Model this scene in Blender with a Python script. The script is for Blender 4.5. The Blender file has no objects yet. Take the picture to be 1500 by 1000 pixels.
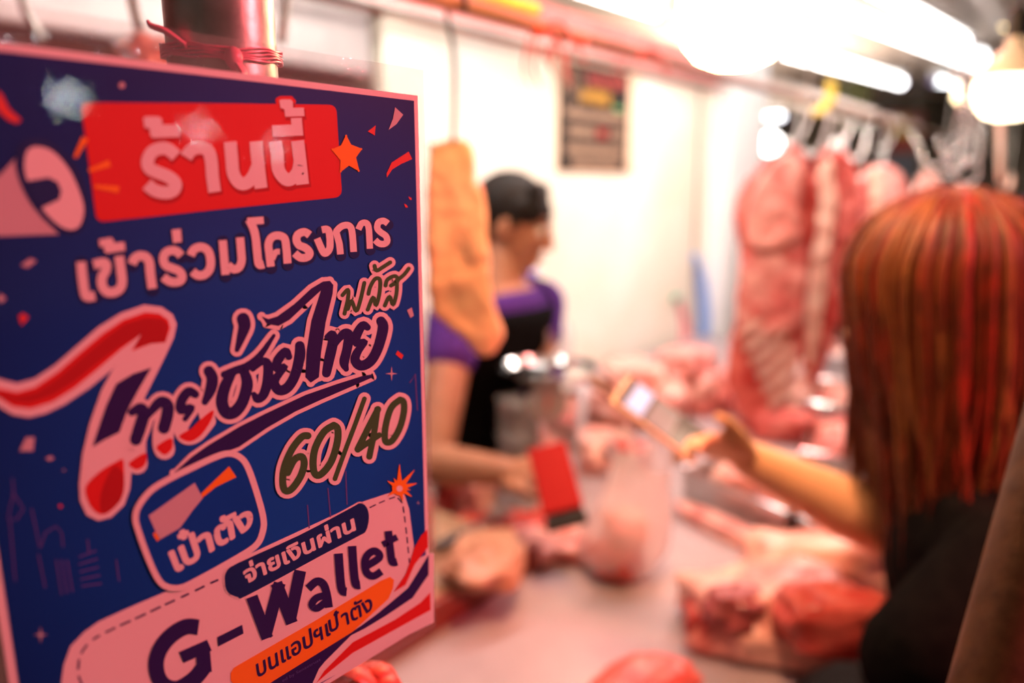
import bpy, bmesh, math, random
from mathutils import Vector, Matrix, noise
from math import sin, cos, pi, radians

S = bpy.context.scene
COL = S.collection
rnd = random.Random(7)

# ------------------------------------------------------------------ camera, world, light, exposure
F = 1084.0
AZ, PT = radians(39.7), radians(11.7)
CAM = Vector((0, 0, 1.58))
FH = Vector((cos(AZ), sin(AZ), 0)); RT = Vector((sin(AZ), -cos(AZ), 0)); ZV = Vector((0, 0, 1))
FW = FH * cos(PT) - ZV * sin(PT); UPV = FH * sin(PT) + ZV * cos(PT)
cd = bpy.data.cameras.new('camera'); co = bpy.data.objects.new('camera', cd); COL.objects.link(co)
cd.sensor_width = 36; cd.lens = F * 36 / 1500; cd.clip_start = 0.02; cd.clip_end = 100
co.matrix_world = Matrix((( RT.x, UPV.x, -FW.x, CAM.x), (RT.y, UPV.y, -FW.y, CAM.y), (RT.z, UPV.z, -FW.z, CAM.z), (0, 0, 0, 1)))
cd.dof.use_dof = True; cd.dof.focus_distance = 0.365; cd.dof.aperture_fstop = cd.lens / 9.5
S.camera = co
S.view_settings.view_transform = 'Standard'; S.view_settings.look = 'None'
S.view_settings.gamma = 1; S.view_settings.use_curve_mapping = False
S.view_settings.exposure = 0.0
S.cycles.use_denoising = True

W = bpy.data.worlds.new('world'); S.world = W; W.use_nodes = True
W.node_tree.nodes['Background'].inputs[0].default_value = (0.62, 0.45, 0.38, 1)
W.node_tree.nodes['Background'].inputs[1].default_value = 0.22

def area(name, loc, target, size, power, color, sy=None):
    l = bpy.data.lights.new(name, 'AREA'); l.energy = power; l.color = color; l.size = size
    if sy: l.shape = 'RECTANGLE'; l.size_y = sy
    o = bpy.data.objects.new(name, l); COL.objects.link(o); o.location = loc
    o.rotation_euler = (Vector(target) - Vector(loc)).to_track_quat('-Z', 'Y').to_euler()
    return o

def spot(name, loc, target, power, color, ang=70, rad=0.05, blend=0.6):
    l = bpy.data.lights.new(name, 'SPOT'); l.energy = power; l.color = color
    l.spot_size = radians(ang); l.spot_blend = blend; l.shadow_soft_size = rad
    o = bpy.data.objects.new(name, l); COL.objects.link(o); o.location = loc
    o.rotation_euler = (Vector(target) - Vector(loc)).to_track_quat('-Z', 'Y').to_euler()
    return o

def point(name, loc, power, color, rad):
    l = bpy.data.lights.new(name, 'POINT'); l.energy = power; l.color = color; l.shadow_soft_size = rad
    o = bpy.data.objects.new(name, l); COL.objects.link(o); o.location = loc; return o

# assumed red lamp, unseen, behind the photographer's right shoulder: poster, table front and hair
spot('assumed_red_lamp', (1.05, -0.72, 2.05), (0.40, 0.35, 1.38), 104, (1.0, 0.145, 0.17), 85, 0.09)
# added red spot, no fixture of its own: reddens the right side of the hair
spot('red_hair_fill', (1.72, -0.62, 2.05), (1.10, 0.16, 1.45), 34, (1.0, 0.05, 0.04), 34, 0.06)
# added warm spot over the counter, then another brightening arm and front meat
spot('warm_counter_fill', (0.95, 0.52, 2.3), (1.2, 0.62, 0.9), 36, (1.0, 0.52, 0.22), 105, 0.08)
spot('warm_front_fill', (0.66, 0.26, 2.28), (1.2, 0.38, 0.95), 66, (1.0, 0.48, 0.27), 48, 0.07)
# fluorescent strips washing the white back wall, lengthened leftward to brighten that end
area('wall_tube_light', (1.3, 1.15, 2.2), (1.45, 1.6, 1.5), 4.2, 60, (1.0, 0.92, 0.82), 0.06)
# strips over the neighbouring rows
area('aisle_tube_light', (2.6, 0.55, 2.3), (2.4, 0.6, 0.9), 1.6, 17, (1.0, 0.66, 0.58), 0.1)
# added pink fill over the counter, tinting table and meat
spot('pink_counter_fill', (1.75, 0.66, 2.38), (1.45, 0.6, 0.9), 24, (1.0, 0.30, 0.27), 120, 0.08)
# unseen fill light, added to brighten the far ceiling and dark aisle
point('aisle_fill', (4.8, 2.1, 1.85), 180, (1.0, 0.80, 0.62), 0.08)
# added cool point lights, unseen, behind the photographer (placed to glint in the laminate)
point('glint_light_near', (1.50, -3.44, 2.0), 5, (0.85, 0.92, 1.0), 0.03)
point('glint_light_mid', (2.87, -4.79, 2.0), 4.5, (0.9, 0.92, 1.0), 0.03)
point('glint_light_far', (4.54, -6.36, 2.0), 6, (0.9, 0.92, 1.0), 0.035)

# ------------------------------------------------------------------ helpers
def ray(u, v): return FW + RT * ((u - 750) / F) - UPV * ((v - 500) / F)
def P(u, v, d): return CAM + ray(u, v) * d
def onZ(u, v, z):
    r = ray(u, v); return CAM + r * ((z - CAM.z) / r.z)
def onY(u, v, y):
    r = ray(u, v); return CAM + r * (y / r.y)

def mat(name, col, rough=0.5, metal=0.0, var=None, scale=20.0, emis=None, es=0.0, bump=0.0, spec=0.5, alpha=1.0, detail=3.0, lo=0.35, hi=0.65, sss=0.0):
    m = bpy.data.materials.new(name); m.use_nodes = True
    nt = m.node_tree; b = nt.nodes['Principled BSDF']
    b.inputs['Base Color'].default_value = (*col, 1); b.inputs['Roughness'].default_value = rough
    b.inputs['Metallic'].default_value = metal; b.inputs['Specular IOR Level'].default_value = spec
    b.inputs['Alpha'].default_value = alpha
    if sss: b.inputs['Subsurface Weight'].default_value = sss; b.inputs['Subsurface Radius'].default_value = (0.02, 0.008, 0.006)
    if emis: b.inputs['Emission Color'].default_value = (*emis, 1); b.inputs['Emission Strength'].default_value = es
    if var or bump:
        tc = nt.nodes.new('ShaderNodeTexCoord'); n = nt.nodes.new('ShaderNodeTexNoise')
        n.inputs['Scale'].default_value = scale; n.inputs['Detail'].default_value = detail
        nt.links.new(tc.outputs['Object'], n.inputs['Vector'])
        if var:
            r = nt.nodes.new('ShaderNodeValToRGB')
            r.color_ramp.elements[0].position = lo; r.color_ramp.elements[0].color = (*col, 1)
            r.color_ramp.elements[1].position = hi; r.color_ramp.elements[1].color = (*var, 1)
            nt.links.new(n.outputs['Fac'], r.inputs['Fac']); nt.links.new(r.outputs['Color'], b.inputs['Base Color'])
        if bump:
            bp = nt.nodes.new('ShaderNodeBump'); bp.inputs['Strength'].default_value = bump; bp.inputs['Distance'].default_value = 0.01
            nt.links.new(n.outputs['Fac'], bp.inputs['Height']); nt.links.new(bp.outputs['Normal'], b.inputs['Normal'])
    return m

def film_mat(name, tint, gloss, rough, bump, scale, milk=0.0, milkcol=(1, 1, 1)):
    """thin clear plastic: transparent body, glossy skin, optional milky scatter"""
    m = bpy.data.materials.new(name); m.use_nodes = True; nt = m.node_tree
    nt.nodes.remove(nt.nodes['Principled BSDF']); out = nt.nodes['Material Output']
    tr = nt.nodes.new('ShaderNodeBsdfTransparent'); tr.inputs[0].default_value = (*tint, 1)
    gl = nt.nodes.new('ShaderNodeBsdfGlossy'); gl.inputs['Roughness'].default_value = rough
    tc = nt.nodes.new('ShaderNodeTexCoord'); n = nt.nodes.new('ShaderNodeTexNoise'); n.inputs['Scale'].default_value = scale; n.inputs['Detail'].default_value = 4
    bp = nt.nodes.new('ShaderNodeBump'); bp.inputs['Strength'].default_value = bump; bp.inputs['Distance'].default_value = 0.002
    nt.links.new(tc.outputs['Object'], n.inputs['Vector']); nt.links.new(n.outputs['Fac'], bp.inputs['Height']); nt.links.new(bp.outputs['Normal'], gl.inputs['Normal'])
    lw = nt.nodes.new('ShaderNodeLayerWeight'); lw.inputs[0].default_value = 0.5
    pw = nt.nodes.new('ShaderNodeMath'); pw.operation = 'POWER'; pw.inputs[1].default_value = 5.0
    ma = nt.nodes.new('ShaderNodeMath'); ma.operation = 'MULTIPLY_ADD'; ma.inputs[1].default_value = 0.6; ma.inputs[2].default_value = gloss
    nt.links.new(lw.outputs['Facing'], pw.inputs[0]); nt.links.new(pw.outputs[0], ma.inputs[0])
    mx = nt.nodes.new('ShaderNodeMixShader'); nt.links.new(ma.outputs[0], mx.inputs[0])
    base = tr.outputs[0]
    if milk:
        df = nt.nodes.new('ShaderNodeBsdfDiffuse'); df.inputs[0].default_value = (*milkcol, 1)
        tl = nt.nodes.new('ShaderNodeBsdfTranslucent'); tl.inputs[0].default_value = (*milkcol, 1)
        m1 = nt.nodes.new('ShaderNodeMixShader'); m1.inputs[0].default_value = 0.4
        nt.links.new(df.outputs[0], m1.inputs[1]); nt.links.new(tl.outputs[0], m1.inputs[2])
        m2 = nt.nodes.new('ShaderNodeMixShader'); m2.inputs[0].default_value = milk
        nt.links.new(tr.outputs[0], m2.inputs[1]); nt.links.new(m1.outputs[0], m2.inputs[2]); base = m2.outputs[0]
    nt.links.new(base, mx.inputs[1]); nt.links.new(gl.outputs[0], mx.inputs[2]); nt.links.new(mx.outputs[0], out.inputs[0])
    return m

def emit_mat(name, col, s):
    return mat(name, (0.9, 0.9, 0.9), 0.4, emis=col, es=s)

def smooth_pts(pts, n=5, closed=False):
    pts = [Vector(p) for p in pts]
    if len(pts) < 3: return pts
    out = []; N = len(pts); rng = range(N if closed else N - 1)
    for i in rng:
        if closed: a, b, c, d = pts[i - 1], pts[i], pts[(i + 1) % N], pts[(i + 2) % N]
        else: a, b, c, d = pts[max(i - 1, 0)], pts[i], pts[i + 1], pts[min(i + 2, N - 1)]
        for k in range(n):
            t = k / n
            out.append(0.5 * ((2 * b) + (c - a) * t + (2 * a - 5 * b + 4 * c - d) * t * t + (3 * b - a - 3 * c + d) * t ** 3))
    if not closed: out.append(pts[-1])
    return out

class MB:
    def __init__(s): s.v = []; s.f = []
    def add(s, vs, fs):
        b = len(s.v); s.v += [Vector(x) for x in vs]; s.f += [tuple(i + b for i in f) for f in fs]; return s
    def box(s, c, size, rot=None):
        c = Vector(c); x, y, z = [q / 2 for q in size]; M = rot or Matrix.Identity(3)
        vs = [c + M @ Vector((a * x, b * y, e * z)) for a in (-1, 1) for b in (-1, 1) for e in (-1, 1)]
        return s.add(vs, [(0, 1, 3, 2), (4, 6, 7, 5), (0, 4, 5, 1), (2, 3, 7, 6), (0, 2, 6, 4), (1, 5, 7, 3)])
    def loft(s, rings, cap=True, closed=False):
        n = len(rings[0]); b = len(s.v); s.v += [Vector(p) for r in rings for p in r]
        m = len(rings)
        for i in range(m if closed else m - 1):
            for j in range(n):
                a0 = b + i * n; a1 = b + ((i + 1) % m) * n
                s.f.append((a0 + j, a0 + (j + 1) % n, a1 + (j + 1) % n, a1 + j))
        if cap and not closed:
            s.f.append(tuple(b + j for j in range(n))[::-1]); s.f.append(tuple(b + (m - 1) * n + j for j in range(n)))
        return s
    def tube(s, pts, r, n=10, closed=False, sub=0, flat=1.0):
        pts = [Vector(p) for p in pts]
        rs = list(r) if isinstance(r, (list, tuple)) else [r] * len(pts)
        if sub:
            q = [Vector((*p, rr)) for p, rr in zip(pts, rs)]
            def cr(a, b, c, d, t): return 0.5 * ((2 * b) + (c - a) * t + (2 * a - 5 * b + 4 * c - d) * t * t + (3 * b - a - 3 * c + d) * t ** 3)
            out = []; N = len(q)
            for i in range(N if closed else N - 1):
                if closed: A, B, C, D = q[i - 1], q[i], q[(i + 1) % N], q[(i + 2) % N]
                else: A, B, C, D = q[max(i - 1, 0)], q[i], q[i + 1], q[min(i + 2, N - 1)]
                for k in range(sub): out.append(cr(A, B, C, D, k / sub))
            if not closed: out.append(q[-1])
            pts = [Vector(o[:3]) for o in out]; rs = [max(o[3], 1e-5) for o in out]
        rings = []; N = len(pts); up = None
        for i in range(N):
            if closed: t = pts[(i + 1) % N] - pts[i - 1]
            else: t = pts[min(i + 1, N - 1)] - pts[max(i - 1, 0)]
            t.normalize()
            if up is None: up = Vector((0, 0, 1)) if abs(t.z) < 0.9 else Vector((1, 0, 0))
            a = up - t * up.dot(t)
            if a.length < 1e-6: a = t.orthogonal()
            a.normalize(); bb = t.cross(a); up = a
            rings.append([pts[i] + (a * cos(2 * pi * k / n) * flat + bb * sin(2 * pi * k / n)) * rs[i] for k in range(n)])
        return s.loft(rings, True, closed)
    def lathe(s, prof, c=(0, 0, 0), n=24, M=None):
        c = Vector(c); M = M or Matrix.Identity(3)
        return s.loft([[c + M @ Vector((r * cos(2 * pi * k / n), r * sin(2 * pi * k / n), z)) for k in range(n)] for r, z in prof], True)
    def ell(s, c, r, n=16, m=10, M=None):
        M = M or Matrix.Identity(3); c = Vector(c); r = Vector(r) if not isinstance(r, (int, float)) else Vector((r, r, r))
        rings = []
        for i in range(m + 1):
            th = pi * (0.02 + 0.96 * i / m)
            rings.append([c + M @ Vector((r.x * sin(th) * cos(2 * pi * k / n), r.y * sin(th) * sin(2 * pi * k / n), -r.z * cos(th))) for k in range(n)])
        return s.loft(rings)
    def cap(s, p0, r0, p1, r1, n=12):
        """tapered capsule: overlapping spheres joined by a cone (for voxel union)"""
        p0, p1 = Vector(p0), Vector(p1)
        s.ell(p0, r0, n, 8); s.ell(p1, r1, n, 8); return s.tube([p0, p1], [r0, r1], n)
    def chain(s, pts, rs, n=12):
        for i in range(len(pts) - 1): s.cap(pts[i], rs[i], pts[i + 1], rs[i + 1], n)
        return s
    def slab(s, outline, h0, h1, fn):
        """prism from a 2D outline; fn(x, y, h) -> point"""
        n = len(outline)
        a = [fn(x, y, h0) for x, y in outline]; b = [fn(x, y, h1) for x, y in outline]
        base = len(s.v); s.v += a + b
        s.f.append(tuple(base + i for i in range(n))[::-1]); s.f.append(tuple(base + n + i for i in range(n)))
        for i in range(n): s.f.append((base + i, base + (i + 1) % n, base + n + (i + 1) % n, base + n + i))
        return s
    def build(s, name, m, parent=None, smooth=True, voxel=0.0, sm=2, sub=0, bevel=0.0, disp=None):
        me = bpy.data.meshes.new(name); me.from_pydata([tuple(v) for v in s.v], [], s.f); me.validate(); me.update()
        bm = bmesh.new(); bm.from_mesh(me); bmesh.ops.recalc_face_normals(bm, faces=bm.faces); bm.to_mesh(me); bm.free()
        o = bpy.data.objects.new(name, me); COL.objects.link(o)
        mods = False
        if voxel:
            md = o.modifiers.new('r', 'REMESH'); md.mode = 'VOXEL'; md.voxel_size = voxel; mods = True
            if sm: md = o.modifiers.new('s', 'SMOOTH'); md.iterations = sm; md.factor = 0.5
        if bevel:
            md = o.modifiers.new('b', 'BEVEL'); md.width = bevel; md.segments = 2; md.limit_method = 'ANGLE'; mods = True
        if sub:
            md = o.modifiers.new('u', 'SUBSURF'); md.levels = sub; md.render_levels = sub; mods = True
        if mods:
            dg = bpy.context.evaluated_depsgraph_get(); dg.update()
            nm = bpy.data.meshes.new_from_object(o.evaluated_get(dg)); o.modifiers.clear(); o.data = nm; bpy.data.meshes.remove(me); me = nm; me.name = name
        if disp:
            for v in me.vertices: v.co = disp(v.co, v.normal)
        me.materials.clear(); me.materials.append(m)
        if smooth:
            me.polygons.foreach_set('use_smooth', [True] * len(me.polygons))
            if not voxel and smooth != 'all':
                try: me.set_sharp_from_angle(angle=radians(40))
                except Exception: pass
        me.update()
        if parent is not None:
            o.parent = parent; o.matrix_parent_inverse = parent_inv(parent)
        return o

def parent_inv(p):
    M = Matrix.Identity(4); q = p
    if q.type == 'EMPTY': M = Matrix.LocRotScale(q.location, q.rotation_euler, q.scale).inverted()
    return M

def tag(o, label, cat, group=None, kind=None):
    o['label'] = label; o['category'] = cat
    if group: o['group'] = group
    if kind: o['kind'] = kind
    return o
def thing(name, label, cat, loc, group=None):
    o = bpy.data.objects.new(name, None); COL.objects.link(o); o.location = Vector(loc); o.empty_display_size = 0.02
    return tag(o, label, cat, group)
def struct(o): o['kind'] = 'structure'; return o
def copy_tree(o, parent=None):
    c = o.copy(); COL.objects.link(c)
    if parent is not None: c.parent = parent; c.matrix_parent_inverse = o.matrix_parent_inverse.copy()
    for ch in o.children: copy_tree(ch, c)
    return c

# ------------------------------------------------------------------ materials
M_wall = mat('white_wall', (0.88, 0.85, 0.79), 0.6, var=(0.78, 0.70, 0.58), scale=1.6, bump=0.02)
M_post = mat('white_post', (0.9, 0.9, 0.9), 0.4, var=(0.86, 0.86, 0.88), scale=5)
M_ceil = mat('ceiling_sheet', (0.56, 0.47, 0.42), 0.6, var=(0.48, 0.39, 0.34), scale=2.5)
M_floor = mat('wet_floor', (0.16, 0.13, 0.12), 0.35, var=(0.10, 0.08, 0.07), scale=6)
M_dark = mat('dark_market', (0.055, 0.042, 0.035), 0.8, var=(0.10, 0.085, 0.055), scale=1.3)
M_beam = mat('red_beam', (0.74, 0.20, 0.19), 0.5, var=(0.66, 0.15, 0.14), scale=8)
M_steel = mat('brushed_steel', (0.62, 0.60, 0.58), 0.32, 1.0, var=(0.50, 0.48, 0.47), scale=30, bump=0.03)
M_steelp = mat('polished_steel', (0.8, 0.79, 0.78), 0.12, 1.0, var=(0.7, 0.69, 0.68), scale=25)
M_galv = mat('galvanised_pipe', (0.52, 0.50, 0.47), 0.38, 0.85, var=(0.36, 0.33, 0.30), scale=60, bump=0.05)
M_table = mat('steel_table', (0.42, 0.34, 0.37), 0.42, 0.15, var=(0.37, 0.30, 0.32), scale=9, bump=0.02)
M_rust = mat('rusty_pipe', (0.13, 0.062, 0.026), 0.5, 0.0, var=(0.07, 0.032, 0.015), scale=45, bump=0.12, spec=0.2, detail=6)
M_brown = mat('brown_rail', (0.33, 0.14, 0.08), 0.4, 0.3, var=(0.24, 0.10, 0.06), scale=40)
M_meat = mat('raw_pork', (0.52, 0.12, 0.11), 0.32, var=(0.78, 0.42, 0.37), scale=14, bump=0.25, detail=4, lo=0.38, hi=0.62, sss=0.1)
M_meatp = mat('pale_pork', (0.64, 0.15, 0.13), 0.3, var=(0.90, 0.53, 0.45), scale=11, bump=0.2, detail=4, lo=0.3, hi=0.65, sss=0.1)
M_meatr = mat('red_pork', (0.42, 0.035, 0.03), 0.3, var=(0.66, 0.17, 0.14), scale=16, bump=0.25, detail=4, lo=0.35, hi=0.7, sss=0.1)
M_fat = mat('pork_fat', (0.84, 0.58, 0.45), 0.35, var=(0.80, 0.45, 0.34), scale=13, bump=0.15, sss=0.15)
M_skinfat = mat('fat_back_skin', (0.93, 0.57, 0.34), 0.4, var=(0.90, 0.42, 0.25), scale=14, bump=0.15, lo=0.4, hi=0.75, sss=0.15)
M_lean = mat('dark_lean', (0.26, 0.05, 0.06), 0.28, var=(0.40, 0.09, 0.09), scale=22, bump=0.2)
M_bone = mat('rib_bone', (0.72, 0.50, 0.42), 0.45, var=(0.60, 0.36, 0.30), scale=25)
M_bulb = emit_mat('bulb_glow', (1.0, 0.62, 0.30), 36)
M_tube = emit_mat('tube_glow', (1.0, 0.97, 0.95), 9)
M_warm = emit_mat('warm_glow', (1.0, 0.75, 0.32), 5)
M_far = emit_mat('far_lamp_glow', (0.95, 0.97, 1.0), 6)
M_cap = mat('tube_cap', (0.14, 0.11, 0.30), 0.4)
M_wplast = mat('white_plastic', (0.85, 0.84, 0.82), 0.35)
M_black = mat('black_cotton', (0.003, 0.0025, 0.003), 0.9, var=(0.005, 0.0045, 0.0045), scale=60, bump=0.1, spec=0.04)
M_purple = mat('purple_shirt', (0.065, 0.018, 0.17), 0.85, var=(0.085, 0.026, 0.21), scale=50, bump=0.1, spec=0.15)
M_skinm = mat('tan_skin', (0.40, 0.175, 0.10), 0.5, var=(0.36, 0.15, 0.085), scale=30, sss=0.1)
M_skinw = mat('fair_skin', (0.84, 0.46, 0.25), 0.45, var=(0.80, 0.42, 0.22), scale=30, sss=0.12)
M_hairm = mat('black_hair', (0.010, 0.008, 0.008), 0.6, var=(0.016, 0.012, 0.011), scale=80, bump=0.2, spec=0.15)
M_hairw = mat('auburn_hair', (0.065, 0.011, 0.003), 0.5, var=(0.13, 0.026, 0.006), scale=22, detail=2, spec=0.3)
M_denim = mat('dark_trousers', (0.03, 0.03, 0.05), 0.8)
M_redcase = mat('red_phone_case', (0.36, 0.006, 0.008), 0.5, spec=0.2)
M_blackp = mat('black_plastic', (0.015, 0.014, 0.015), 0.3)
M_gold = mat('gold_phone_frame', (0.80, 0.58, 0.34), 0.35, 0.4)
M_screen = mat('phone_screen', (0.10, 0.105, 0.12), 0.12)
M_screenlit = mat('phone_screen_image', (0.2, 0.2, 0.25), 0.2, emis=(0.62, 0.68, 0.95), es=0.9)
M_redpl = mat('red_plastic', (0.78, 0.06, 0.05), 0.35, var=(0.7, 0.1, 0.05), scale=30)
M_pinkstr = mat('pink_raffia', (0.95, 0.24, 0.38), 0.3, spec=0.8)
M_wood = mat('red_stained_wood', (0.17, 0.02, 0.012), 0.45, var=(0.23, 0.035, 0.02), scale=25, bump=0.1)
M_board = mat('butcher_board', (0.45, 0.28, 0.19), 0.5, var=(0.36, 0.20, 0.13), scale=18, bump=0.1)
M_eye = mat('eye_white', (0.8, 0.78, 0.75), 0.2)
M_iris = mat('dark_iris', (0.01, 0.008, 0.007), 0.15)
M_lip = mat('lips', (0.33, 0.10, 0.085), 0.4)
M_blue = mat('blue_plastic_strip', (0.25, 0.42, 0.85), 0.3)
M_green = mat('green_clip', (0.05, 0.45, 0.32), 0.4)
M_yellow = mat('yellow_tape', (0.85, 0.62, 0.08), 0.45)
M_bag = film_mat('thin_bag', (0.97, 0.93, 0.93), 0.05, 0.18, 0.9, 18, 0.45, (0.98, 0.86, 0.86))
M_wbag = film_mat('white_bag', (0.95, 0.95, 0.95), 0.06, 0.2, 0.8, 18, 0.6, (0.9, 0.88, 0.9))
M_pbag = film_mat('lilac_bag', (0.75, 0.65, 0.95), 0.05, 0.2, 0.8, 30, 0.7, (0.52, 0.36, 0.85))
M_clear = film_mat('clear_box', (0.93, 0.93, 0.93), 0.05, 0.2, 0.6, 25, 0.12, (0.9, 0.88, 0.86))
M_film = film_mat('laminate_film', (0.985, 0.985, 0.985), 0.026, 0.010, 0.02, 420)
M_sleeve = film_mat('sleeve_margin', (0.95, 0.95, 0.95), 0.06, 0.08, 0.35, 60, 0.15, (0.9, 0.85, 0.85))

# ------------------------------------------------------------------ the setting
struct(MB().box((4, 2, -0.05), (24, 24, 0.1)).build('floor', M_floor, smooth=False))
def corr():
    m = MB(); n = 240
    top = []; 
    rows = [[Vector((x, -3.5 + 12.0 * i / n, 2.48 + (0.018 if i % 4 in (1, 2) else 0.0))) for i in range(n + 1)] for x in (-3.0, 9.5)]
    v = rows[0] + rows[1]; k = n + 1
    fs = [(i, i + 1, k + i + 1, k + i) for i in range(n)]
    m.add(v, fs); m.add([p + Vector((0, 0, 0.03)) for p in v], [f[::-1] for f in fs]); return m
struct(corr().build('ceiling', M_ceil, smooth=False))
WY = 1.60
struct(MB().box((2.42, WY + 0.03, 1.0), (2.05, 0.06, 2.06)).build('wall_back', M_wall, smooth=False, bevel=0.004))
struct(MB().box((3.62, WY - 0.02, 1.25), (0.42, 0.16, 2.5)).build('column_white', M_post, smooth=False, bevel=0.006))
struct(MB().box((1.15, WY + 0.0, 2.105), (4.5, 0.07, 0.13)).build('trim_1', M_beam, smooth=False, bevel=0.004))
struct(MB().box((5.0, WY + 0.0, 2.10), (2.3, 0.07, 0.10)).build('trim_4', mat('cream_beam', (0.55, 0.47, 0.42), 0.5), smooth=False, bevel=0.004))
struct(MB().box((1.6, WY - 0.07, 2.035), (4.2, 0.02, 0.010)).build('trim_2', M_galv, smooth=False))
struct(MB().box((8.8, 3.0, 1.3), (0.1, 12, 2.7)).build('wall_right', M_dark, smooth=False))
struct(MB().box((1.0, 5.6, 1.3), (16, 0.1, 2.7)).build('wall_far', M_dark, smooth=False))

# ------------------------------------------------------------------ poster: geometry on its own plane, drawn in the plane's coordinates
PY = 0.2922
def plane_pt(u, v, lay):
    q = onY(u, v, PY); return Vector((q.x, PY - lay * 0.00009, q.z))

class INK:
    """one flat printed shape: overlapping 2D pieces, merged into a single clean outline before it is laid on the sheet"""
    def __init__(s, lay): s.v = []; s.f = []; s.lay = lay
    def add(s, vs, fs):
        b = len(s.v); s.v += [Vector((p[0], p[1])) for p in vs]; s.f += [[i + b for i in f] for f in fs]; return s
    def poly(s, pts, sm=0, r=0.0):
        q = [(p.x, p.y) for p in smooth_pts([(a, b, 0) for a, b in pts], sm, True)] if sm else list(pts)
        s.add(q, [range(len(q))])
        if r: s.stroke(q, r, closed=True, sm=0)
        return s
    def disc(s, c, r, n=14):
        return s.add([(c[0] + r * cos(2 * pi * (k + .13) / n), c[1] + r * sin(2 * pi * (k + .13) / n)) for k in range(n)], [range(n)])
    def stroke(s, pts, r, closed=False, sm=5, cap='round'):
        rs = list(r) if isinstance(r, (list, tuple)) else [r] * len(pts)
        q = [(p[0], p[1], w) for p, w in zip(pts, rs)]
        if sm and len(q) > 2: q = [tuple(x) for x in smooth_pts(q, sm, closed)]
        N = len(q); L = []; Rr = []
        for i in range(N):
            if closed: a, b = q[i - 1], q[(i + 1) % N]
            else: a, b = q[max(i - 1, 0)], q[min(i + 1, N - 1)]
            dx, dy = b[0] - a[0], b[1] - a[1]; l = math.hypot(dx, dy) or 1e-6
            nx, ny = -dy / l, dx / l; w = max(q[i][2], 0.05)
            L.append((q[i][0] + nx * w, q[i][1] + ny * w)); Rr.append((q[i][0] - nx * w, q[i][1] - ny * w))
        for i in range(N if closed else N - 1):
            j = (i + 1) % N
            s.add([L[i], L[j], Rr[j]], [(0, 1, 2)]); s.add([L[i], Rr[j], Rr[i]], [(0, 1, 2)])
        for i in range(N):
            end = not closed and i in (0, N - 1)
            if (cap == 'round' and end) or (not end and not sm): s.disc(q[i], max(q[i][2], 0.05), 14)
        return s
    def build(s, name, m, parent):
        me = bpy.data.meshes.new(name); b0 = [0] * len(s.v)
        for i, f in enumerate(s.f):                       # each overlapping piece of ink a few microns over the last
            for k in f: b0[k] = i % 24
        me.from_pydata([tuple(plane_pt(p[0], p[1], s.lay + 0.022 * w)) for p, w in zip(s.v, b0)], [], [tuple(f) for f in s.f]); me.update()
        bm = bmesh.new(); bm.from_mesh(me)
        for q in bm.faces:
            if q.normal.y > 0: q.normal_flip()
        bmesh.ops.triangulate(bm, faces=[q for q in bm.faces if len(q.verts) > 4], ngon_method='EAR_CLIP')
        bm.to_mesh(me); bm.free()
        o = bpy.data.objects.new(name, me); COL.objects.link(o); me.materials.append(m)
        if parent is not None: o.parent = parent; o.matrix_parent_inverse = parent_inv(parent)
        return o

MARKS = 'ัิีึืุู่้๊๋็์'
_gc = {}
def glyph(c):
    if c in _gc: return _gc[c]
    def ms(t):
        cu = bpy.data.curves.new('g', 'FONT'); cu.body = t; cu.size = 1; cu.resolution_u = 4
        o = bpy.data.objects.new('g', cu); COL.objects.link(o)
        dg = bpy.context.evaluated_depsgraph_get(); dg.update()
        me = bpy.data.meshes.new_from_object(o.evaluated_get(dg)); bpy.data.objects.remove(o); bpy.data.curves.remove(cu); return me
    a = ms('I'); x0 = max(v.co.x for v in a.vertices)
    b = ms(c + 'I'); adv = max(v.co.x for v in b.vertices) - x0
    g = ms(c); bm = bmesh.new(); bm.from_mesh(g); bmesh.ops.remove_doubles(bm, verts=bm.verts, dist=1e-5)
    vs = [(v.co.x, v.co.y) for v in bm.verts]; bm.verts.index_update()
    fs = [[v.index for v in f.verts] for f in bm.faces]; es = [(e.verts[0].index, e.verts[1].index) for e in bm.edges if len(e.link_faces) == 1]
    bm.free()
    for q in (a, b, g): bpy.data.meshes.remove(q)
    _gc[c] = (vs, fs, es, 0.0 if c in MARKS else adv); return _gc[c]
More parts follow.
